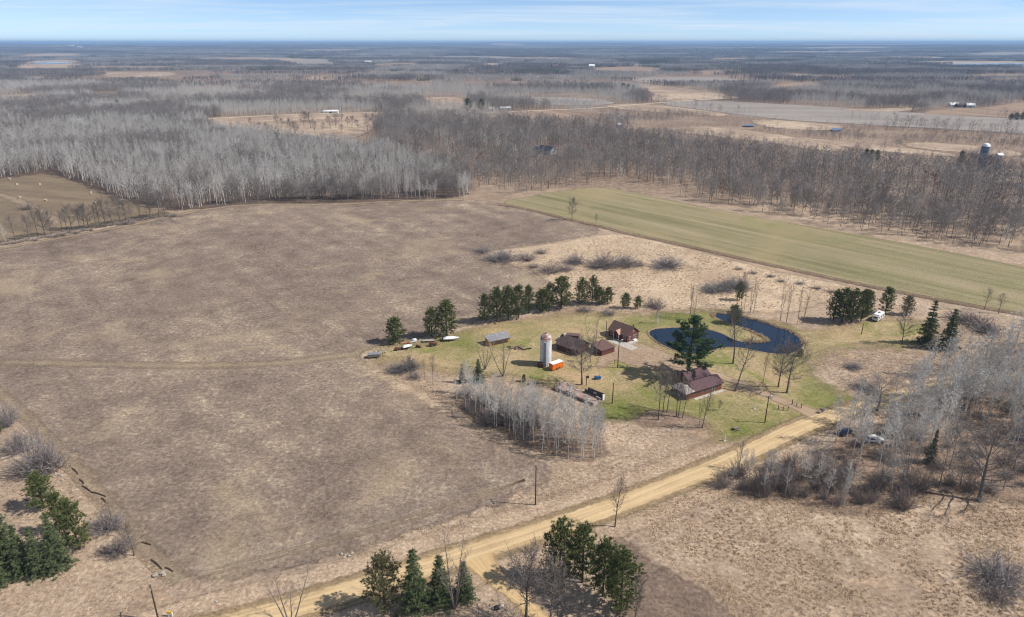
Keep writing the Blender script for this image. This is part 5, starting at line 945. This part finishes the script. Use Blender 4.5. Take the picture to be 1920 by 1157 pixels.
# boats on trailers
def boat(label, u, v, rz, L=5.6, cover=True, scale=1.0):
    p = thing("boat_on_trailer", label, "boat", (*G(u, v), 0), rz, scale=scale)
    st = [(-L / 2, 1.0, .55), (-L / 4, 1.05, .5), (L / 8, .95, .55), (L / 3, .55, .72), (L / 2, .04, .95)]; m = MB(); n = 5
    for xx, w, kz in st: m.v += [(xx, -w, 1.25), (xx, -w * .8, kz + .25), (xx, 0, kz), (xx, w * .8, kz + .25), (xx, w, 1.25)]
    for i in range(4):
        for j in range(4): m.f.append((i * n + j, (i + 1) * n + j, (i + 1) * n + j + 1, i * n + j + 1))
    m.f.append((0, 1, 2, 3, 4)); m.build('hull', M_WHITE if cover else M_NAVY, p, True)
    c = MB()
    for xx, w, kz in st: c.v += [(xx, -w - .04, 1.22), (xx, -w * .5, 1.62 if abs(xx) < L / 3 else 1.4), (xx, 0, 1.85 if abs(xx) < L / 3 else 1.45), (xx, w * .5, 1.62 if abs(xx) < L / 3 else 1.4), (xx, w + .04, 1.22)]
    for i in range(4):
        for j in range(4): c.f.append((i * n + j, i * n + j + 1, (i + 1) * n + j + 1, (i + 1) * n + j))
    c.f.append((4, 3, 2, 1, 0)); c.build('cover', M_COVER, p, True)
    for yy in (-.95, .95): wheel(p, -.6, yy, .32)
    MB().box((.2, 0, .42), (L + .4, .1, .1)).build('trailer_beam', M_STEEL, p); MB().tube([(L / 2, 0, .42), (L / 2 + 1.0, 0, .42)], .05, 6).build('tongue', M_STEEL, p); MB().box((-L / 2 - .25, 0, .95), (.4, .35, .9)).build('outboard_motor', M_DKMETAL, p); return p
boat("white covered boat on a trailer below the pines", 846, 639, .12)
boat("small dark hulled boat with white cover in the junk row", 764, 654, .5, 4.0, False, .9)
# junk row at the field corner
x, y = G(690, 673); p = thing("grey_wagon", "grey weathered box wagon at the field corner", "wagon", (x, y, 0), .12)
MB().box((2.0, .9, 1.0), (4.0, 1.8, .9)).build('bed', W_GREYWOOD, p); MB().box((2.0, .9, 1.5), (4.1, 1.9, .12)).build('lid', R_STEEL, p)
for xx in (.7, 3.3):
    for yy in (.0, 1.8): wheel(p, xx, yy, .38)
MB().tube([(4, .9, .5), (5.3, .9, .3)], .06, 5).build('tongue', M_RUST, p)
x, y = G(713, 662); p = thing("stone_pile", "heap of pale stones and boards in the junk row", "stone pile", (x, y, 0))
def rock_mesh(seed, mat):
    R = random.Random(seed); b = bmesh.new(); bmesh.ops.create_icosphere(b, subdivisions=1, radius=1)
    for v_ in b.verts: v_.co = v_.co * R.uniform(.75, 1.15); v_.co.z *= .7
    me = bpy.data.meshes.new("rock"); b.to_mesh(me); b.free(); me.materials.append(mat); return me
ROCKS = [rock_mesh(i, M_STONE) for i in range(5)]
for i in range(24):
    o = child(p, 'stone', ROCKS[i % 5]); k = R4.uniform(.22, .5); o.scale = (k, k, k); o.location = (R4.gauss(0, 1.5), R4.gauss(0, .9), .15 + max(0, R4.gauss(.2, .2))); o.rotation_euler = (R4.uniform(0, 3), 0, R4.uniform(0, 3))
def implement(label, u, v, rz, mat, k=1.0):
    p = thing("farm_implement", label, "machinery", (*G(u, v), 0), rz, scale=k)
    MB().box((0, 0, .75), (2.4, .9, .5)).build('frame', mat, p); MB().box((-.6, 0, 1.15), (.9, .8, .5)).build('hopper', mat, p); MB().tube([(1.2, 0, .6), (2.2, 0, .35)], .06, 5).build('drawbar', M_RUST, p)
    for yy in (-.6, .6): wheel(p, -.3, yy, .45)
    for i in range(4): MB().box((-1.2, -.6 + .4 * i, .35), (.08, .06, .7)).build('tine', M_RUST, p)
    return p
implement("rusty brown implement between stone pile and small boat", 746, 657, .4, M_RUST, .9); implement("low rusty implement in the middle of the junk row", 785, 652, -.3, M_RUST, .75); implement("brown machine beside the plank trailer", 812, 649, .2, M_RUST, 1.15)
p = thing("orange_auger", "long orange to white auger pipe behind the small boat", "auger", (*G(752, 646), 0), .30); MB().tube([(0, 0, .35), (3.2, 0, .5)], .16, 8).build('tube', M_ORPIPE, p); MB().tube([(3.2, 0, .5), (5.6, 0, .6)], .15, 8).build('upper_tube', M_COVER, p); wheel(p, 2.6, -.5, .3); wheel(p, 2.6, .5, .3); MB().tube([(2.6, -.5, .3), (2.6, .5, .3)], .04, 5).build('axle', M_RUST, p)
p = thing("white_tank", "small white tank behind the junk row", "tank", (*G(777, 641), 0), .2); MB().tube([(-.8, 0, .75), (-.65, 0, .75), (.65, 0, .75), (.8, 0, .75)], [.3, .55, .55, .3], 14).build('shell', M_WHITE, p, True)
for xx in (-.45, .45): MB().box((xx, 0, .15), (.12, .8, .3)).build('cradle', M_DKMETAL, p)
p = thing("plank_trailer", "flat trailer stacked with pale planks near the pines", "trailer", (*G(804, 641), 0), .12); MB().box((0, 0, .55), (4.6, 1.5, .12)).build('deck', M_DKWOOD, p)
for i in range(5): MB().box((R4.uniform(-.2, .2), -.5 + .25 * i, .68 + .05 * (i % 2)), (4.4, .22, .1)).build('plank', W_GREYWOOD if i % 2 else M_TRIM, p)
for yy in (-.75, .75): wheel(p, -.4, yy, .3)
MB().tube([(2.3, 0, .5), (3.4, 0, .4)], .05, 5).build('tongue', M_RUST, p)
# bales
for u, v, lb in [(32, 347, "leftmost hay bale on the top row of the hay field"), (75, 347, "second hay bale on the top row"), (38, 372, "hay bale near the brown bush"), (86, 377, "hay bale in the middle of the hay field"), (171, 363, "upper hay bale on the right slope"), (178, 381, "hay bale at the right slope's middle"), (226, 390, "rightmost hay bale by the fence row"), (131, 335, "hay bale by the wood's edge"), (18, 337, "hay bale at the field's back edge")]:
    p = tag(MB().tube([(-.75, 0, .78), (.75, 0, .78)], .8, 16).build("hay_bale", M_STRAW), "round " + lb, "hay bale", "round bales"); p.location = (*G(u, v), 0); p.rotation_euler = (0, 0, R4.uniform(0, 3))
# utility poles and lines
POLES = {}
def upole(key, label, u, v, h, arm=True, rz=.5, light=False):
    p = thing("utility_pole", label, "utility pole", (*G(u, v), 0), rz); MB().tube([(0, 0, -.3), (0, 0, h)], [.17, .11], 8).build('pole', M_DKWOOD, p)
    if arm:
        c = MB().box((0, 0, h - .5), (.12, 2.0, .14)).build('crossarm', M_WOOD, p)
        for yy in (-.9, .9): MB().lathe([(.06, h - .43), (.08, h - .33), (.04, h - .25)], 8, (0, yy, 0)).build('insulator', M_LAMP, c)
    if light: MB().tube([(0, 0, h - .6), (1.0, 0, h - .3)], .04, 5).build('lamp_arm', M_STEEL, p); MB().box((1.15, 0, h - .3), (.5, .3, .16)).build('lamp_head', M_LAMP, p)
    POLES[key] = Vector((*G(u, v), h - .3)); return p
upole('a', "tall utility pole standing at the field's road side", 1004, 947, 10.8); upole('b', "utility pole on the front lawn by the driveway", 1434, 793, 8.6, light=True); upole('c', "utility pole in front of the spruce pair", 1752, 672, 7.0); upole('d', "utility pole in the gravel yard by the barns", 1158, 690, 10.2, light=True); upole('e', "thin pole on the lawn beside the ruin", 1148, 757, 7.0, False); upole('f', "utility pole at the bottom left by the road", 297, 1162, 8.2); upole('g', "thin pole standing behind the barns", 1136, 634, 6.6, False); upole('h', "short wooden pole below the camper", 1615, 627, 4.2, False)
for a_, b_, lb in (('f', 'a', "power line along the field's lower edge"), ('a', 'b', "power line from the field pole to the lawn pole"), ('b', 'd', "power line from the lawn pole to the farmyard"), ('b', 'c', "power line from the lawn pole to the spruces")):
    A, B = POLES[a_], POLES[b_]; p = thing("power_line", lb, "power line", tuple(A)); D = B - A; n_ = D.cross(Vector((0, 0, 1))).normalized()
    for sy in (-.8, .8): MB().tube([D * t + n_ * sy - Vector((0, 0, 4 * 1.1 * t * (1 - t))) for t in np.linspace(0, 1, 13)], .022, 4).build('wire', M_WIRE, p)
# windmill
x, y = G(1231, 607); p = thing("garden_windmill", "small lattice windmill with red tail at the pond lawn", "windmill", (x, y, 0), .7); hh_ = 6.0
for i in range(4):
    c_, s_ = math.cos(i * math.pi / 2 + .785), math.sin(i * math.pi / 2 + .785); MB().tube([(c_ * .9, s_ * .9, 0), (c_ * .12, s_ * .12, hh_)], .04, 5).build('leg', M_STEEL, p)
for j in range(5):
    z = .6 + j * 1.0; r_ = .9 - .78 * z / hh_; m = MB()
    for i in range(4): a0, a1 = i * math.pi / 2 + .785, (i + 1) * math.pi / 2 + .785; m.tube([(math.cos(a0) * r_, math.sin(a0) * r_, z), (math.cos(a1) * r_ * .86, math.sin(a1) * r_ * .86, z + .9)], .025, 4)
    m.build('brace', M_STEEL, p)
hub = MB().tube([(-.3, 0, hh_ + .1), (.45, 0, hh_ + .1)], .07, 8).build('hub', M_DKMETAL, p)
for i in range(10): a0 = i * .6283; MB().box((.45, math.cos(a0) * .55, hh_ + .1 + math.sin(a0) * .55), (.03, .2, .75), 0, a0 - math.pi / 2 + .0, .0).build('blade', M_STEEL, hub)
MB().prism([(-.3, hh_ + .05), (-1.4, hh_ - .25), (-1.5, hh_ + .5), (-.9, hh_ + .35)], -.02, .02).build('tail', M_REDVANE, p)
# blue bin, fence sections, small things
x, y = G(1121, 711); p = thing("blue_bin", "blue plastic bin on the grass above the ruin", "bin", (x, y, 0), .3, scale=.8)
MB().prism([(-.9, .1), (.9, .1), (1.05, 1.1), (-1.05, 1.1)], -.7, .7).build('tub', M_BLUEBIN, p); MB().box((0, 0, 1.16), (2.2, 1.5, .1), 0, 0, .06).build('lid', M_BLUEBIN, p); MB().box((-1.1, 0, .9), (.5, 1.2, .9)).build('chute', M_BLUEBIN, p)
p = thing("bell_post", "dark post carrying a bell box beside the grey tree", "post", (*G(1099, 723), 0)); MB().box((0, 0, 1.7), (.22, .22, 3.4)).build('post', M_DKWOOD, p); MB().box((.4, 0, 3.0), (.7, .5, .7)).build('box', M_DKMETAL, p)
for (u0, v0, u1, v1, lb) in ((1459, 768, 1477, 771, "short ornamental fence section left of the driveway"), (1485, 759, 1502, 766, "short ornamental fence section right of the driveway")):
    A, B = Vector((*G(u0, v0), 0)), Vector((*G(u1, v1), 0)); D = B - A; p = thing("fence_section", lb, "fence", tuple(A), math.atan2(D.y, D.x)); L_ = D.length
    for t in (0, .5, 1): MB().box((L_ * t, 0, .75 if t != .5 else .6), (.18, .18, 1.7 if t != .5 else 1.2)).build('post', M_WOOD if t else M_DKWOOD, p)
    for z in (.35, .8): MB().tube([(0, 0, z), (L_ * .5, 0, z - .08), (L_, 0, z)], .035, 5).build('rail', M_DKWOOD, p)
p = thing("mailbox", "dark mailbox on a post at the driveway mouth", "mailbox", (*G(1541, 775), 0), .6); MB().box((0, 0, .5), (.14, .14, 1.1)).build('post', M_DKWOOD, p); MB().prism([(-.5, 1.0), (.5, 1.0), (.5, 1.35), (.3, 1.55), (-.3, 1.55), (-.5, 1.35)], -.45, .45).build('box', M_GREYCAN, p)
def statue(label, u, v, h):
    p = thing("garden_ornament", label, "ornament", (*G(u, v), 0)); MB().lathe([(.3, 0), (.32, .12), (.18, .2), (.16, h * .5), (.22, h * .62), (.14, h * .74)], 10).build('body', M_TRIM, p, True); MB().lathe([(.02, h * .72), (.13, h * .78), (.15, h * .87), (.1, h * .96), (.01, h)], 10).build('head', M_TRIM, p, True)
statue("white garden ornament on the front lawn by the pole", 1414, 767, 1.1); statue("white marker post ornament at the lawn's lower corner", 1358, 827, 1.6)
p = thing("yard_pump", "small dark hand pump on the grass by the gravel yard", "pump", (*G(1152, 682), 0)); MB().tube([(0, 0, 0), (0, 0, 1.3)], .08, 6).build('pipe', M_DKMETAL, p); MB().tube([(0, 0, 1.2), (.5, 0, 1.35)], .04, 5).build('handle', M_DKMETAL, p)
p = thing("picnic_table", "weathered picnic table on the lower lawn", "table", (*G(1380, 806), 0), .4); MB().box((0, 0, .75), (1.8, .75, .06)).build('top', W_GREYWOOD, p)
for sy in (-.7, .7): MB().box((0, sy, .45), (1.8, .26, .05)).build('bench', W_GREYWOOD, p)
for sx in (-.65, .65): MB().box((sx, 0, .38), (.08, 1.4, .08)).build('leg', M_WOOD, p); MB().box((sx, 0, .7), (.08, .9, .06)).build('leg', M_WOOD, p)
p = thing("landscape_boulder", "white edged dark boulder stack beside the sandy drive", "boulder", (*G(932, 1142), 0), .3)
for i, (xx, yy, k, mt) in enumerate(((0, 0, .75, M_DKMETAL), (.75, .1, .7, M_STONE), (.95, .2, .5, M_TRIM), (-.6, .25, .4, M_TRIM))):
    o = child(p, 'stone', rock_mesh(60 + i, mt)); o.scale = (k, k * .8, k * (1.5 if i == 1 else 1)); o.location = (xx, yy, k * .4)
p = thing("utility_marker", "yellow topped white pedestal beside the bottom left pole", "pedestal", (*G(320, 1156), 0)); MB().box((-.35, 0, .45), (.22, .22, .9)).build('post', M_TRIM, p); MB().box((.35, 0, .45), (.22, .22, .9)).build('post', M_TRIM, p); MB().box((-.1, 0, 1.05), (.9, .3, .3)).build('cap', M_YEL, p)
p = thing("fallen_trunk_pile", "heap of grey cut brush and logs at the right edge", "log pile", (*G(1908, 735), 0))
for i in range(16): a0 = R4.uniform(0, 3.14); b = Vector((R4.gauss(0, 2.2), R4.gauss(0, 1.2), .2 + .08 * (i % 5))); MB().tube([b, b + Vector((math.cos(a0), math.sin(a0), R4.uniform(-.1, .2))) * R4.uniform(1.5, 3)], .13, 6).build('log', W_GREYWOOD if i % 2 else M_LOG, p)
p = thing("black_tarp_pile", "low black tarp covered heap at the right frame edge", "tarp", (*G(1912, 822), 0))
for i in range(4): o = child(p, 'tarp_mound', rock_mesh(80 + i, M_RUBBER)); o.scale = (1.2, .8, .7); o.location = (R4.gauss(0, 1.0), R4.gauss(0, .6), .3)
# rocks and logs along the left field path
for i, (u, v, k) in enumerate([(98, 893, .5), (104, 891, .6), (110, 890, .55), (116, 892, .5), (117, 901, .5), (101, 895, .4), (192, 968, .6), (292, 1080, .8), (305, 1075, .7), (308, 1079, .6), (405, 1129, .4), (640, 1040, .5), (648, 1042, .4), (660, 1038, .5), (655, 1043, .45), (645, 1046, .4)]):
    o = bpy.data.objects.new("rock", ROCKS[i % 5]); link(o); o.location = (*G(u, v), k * .3); o.scale = (k, k * .8, k * .8); o.rotation_euler = (0, 0, i * 1.3)
    tag(o, "pale field stone " + ("in the cluster under the big grey shrub" if i < 6 else ("alone beside the left scrub" if i == 6 else ("in the trio near the bottom left pole" if i < 10 else ("alone on the verge at the bottom left" if i == 10 else "in the heap between field and near spruces")))), "rock", "field stones")
for i, (u0, v0, u1, v1, lb) in enumerate([(136, 879, 147, 890, "dark short log at the top of the left field path"), (150, 900, 158, 908, "dark stub of log on the left field path"), (155, 912, 172, 924, "long dark log on the left field path, left piece"), (170, 923, 199, 932, "long dark log on the left field path, right piece"), (191, 935, 199, 943, "short pale log below the long dark one"), (266, 1018, 284, 1023, "thin log by the lower field path"), (284, 1050, 304, 1068, "dark log near the field's lower left corner"), (310, 1065, 325, 1073, "short log at the field's lower left corner")]):
    A, B = Vector((*G(u0, v0), .22)), Vector((*G(u1, v1), .22)); o = MB().tube([Vector((0, 0, 0)), (B - A) * .5 + Vector((0, .15, .05)), B - A], [.15, .14, .09], 6).build("fallen_log", M_LOG); o.location = A; tag(o, lb, "log", "logs along the left path")

# far buildings
x, y = far_house; p = thing("woodland_house", "house with dark blue roof deep in the oak wood", "house", (x - 6, y, 0), -.75)
gable(p, 15, 10, 4.2, 7.6, W_BLUEGREY, R_BLUE, .6); opening(p, (15, 3.4, 2.6), 1.8, 1.6, 'x+'); opening(p, (15, 6.8, 2.6), 1.4, 1.6, 'x+'); opening(p, (4, 0, 2.4), 1.4, 1.4, 'y-'); gable(p, 7, 7, 3.2, 5.6, W_BLUEGREY, R_BLUE, .5, -7.1, 1, wname='garage_wall', rname='garage_roof')
x, y = G(1838, 318); p = thing("steel_silo", "blue steel silo with white dome rising from the right woods", "silo", (x, y, 0)); hs = hgt(318, 274)
MB().lathe([(3.1, 0), (3.1, hs)], 24).build('wall', plain("blue_enamel", srgb(84, 104, 122), .5, .06, .5, spec=.3), p, True); MB().lathe([(3.15, hs)] + [(3.15 * math.cos(t), hs + 2.6 * math.sin(t)) for t in np.linspace(0, 1.55, 7)], 24).build('dome', R_WHITE, p, True)
for i in range(6): MB().lathe([(3.1, 1.5 + i * hs / 6.4), (3.16, 1.5 + i * hs / 6.4), (3.16, 1.7 + i * hs / 6.4), (3.1, 1.7 + i * hs / 6.4)], 24).build('band', M_STEEL, p)
def far_barn(label, u, v, rz, L, W, hw, hr, wm, rm):
    x, y = G(u, v); p = thing("far_barn", label, "building", (x, y, float(terr(x, y))), rz); gable(p, L, W, hw, hr, wm, rm, .4, -L / 2); opening(p, (0, 0, hw * .45), L * .18, hw * .8, 'y-', 'door', M_TRIM, M_BROWNTRIM)
    for xx in (-L * .3, L * .3): opening(p, (xx, 0, hw * .55), L * .08, hw * .3, 'y-')
for a_ in [("long white shed beside the far road at left", 620, 213, .05, 22, 8, 3.4, 5, W_WHITE, R_WHITE), ("small white shed left of the long one by the far road", 603, 213, .05, 6, 6, 3.2, 5, W_WHITE, R_GREY), ("white roofed barn peeking out of the left aspen wood", 143, 240, -.2, 14, 8, 8, 11, W_WHITE, R_WHITE), ("white house beside the far road pines", 923, 209, .3, 10, 8, 4, 7, W_WHITE, R_GREY), ("pale shed right of the far white house", 942, 206.5, 0, 8, 6, 3, 5, W_WHITE, R_WHITE), ("pale shed at the end of the far farmstead row", 953, 206, .2, 9, 6, 3, 5, W_WHITE, R_WHITE), ("white barn on the far right below the wood", 1791, 201, .1, 16, 10, 4, 7, W_WHITE, R_WHITE), ("second white barn on the far right", 1820, 202, -.3, 12, 9, 4, 7, W_WHITE, R_WHITE), ("long dark barn between the white ones at right", 1806, 201.5, .1, 20, 10, 3.5, 6, W_DARK, R_DARK), ("white farm shed left of centre far away", 690, 119.5, 0, 30, 16, 9, 14, W_WHITE, R_WHITE), ("red barn in the far brown fields", 1042, 129, .3, 30, 18, 10, 18, W_RED, R_DARK), ("pale barn right of the far red one", 1110, 127.5, .1, 24, 16, 9, 15, W_WHITE, R_WHITE), ("white barn left of the far pond", 135, 94, 0, 60, 26, 14, 22, W_WHITE, R_WHITE), ("white shed by the far left barns", 150, 95, 0, 60, 26, 12, 20, W_WHITE, R_WHITE), ("tiny white house by the far oak wood edge", 1163, 238.5, .2, 6, 5, 3, 4.6, W_WHITE, R_WHITE), ("white shed right of the steel silo", 1876, 297, .2, 5, 4, 3, 4.5, W_WHITE, R_WHITE)]: far_barn(*a_)
x, y = -2650, 14600; p = thing("water_tower", "white water tower on the far horizon", "water tower", (x, y, float(terr(x, y)))); MB().lathe([(5, 0), (3, 6), (3, 34), (4, 36)], 16).build('stem', R_WHITE, p, True); MB().lathe([(4, 35), (13, 41), (16, 48), (13, 54), (6, 58), (.1, 59)], 20).build('tank', R_WHITE, p, True)

# ------------------------------------------------------------------ air
s = NT("haze"); s.t.nodes.remove(s.b); v_ = s.n("ShaderNodeVolumePrincipled"); v_.inputs['Color'].default_value = (0.44, 0.68, 1.0, 1); v_.inputs['Density'].default_value = 8.0e-5; v_.inputs['Anisotropy'].default_value = 0.0; s.l(v_.outputs[0], s.out.inputs[1])
o = MB().box((0, 17000, 71), (90000, 58000, 145)).build("haze", s.m); tag(o, "thin blue haze over the distant woods", "haze", kind="stuff")
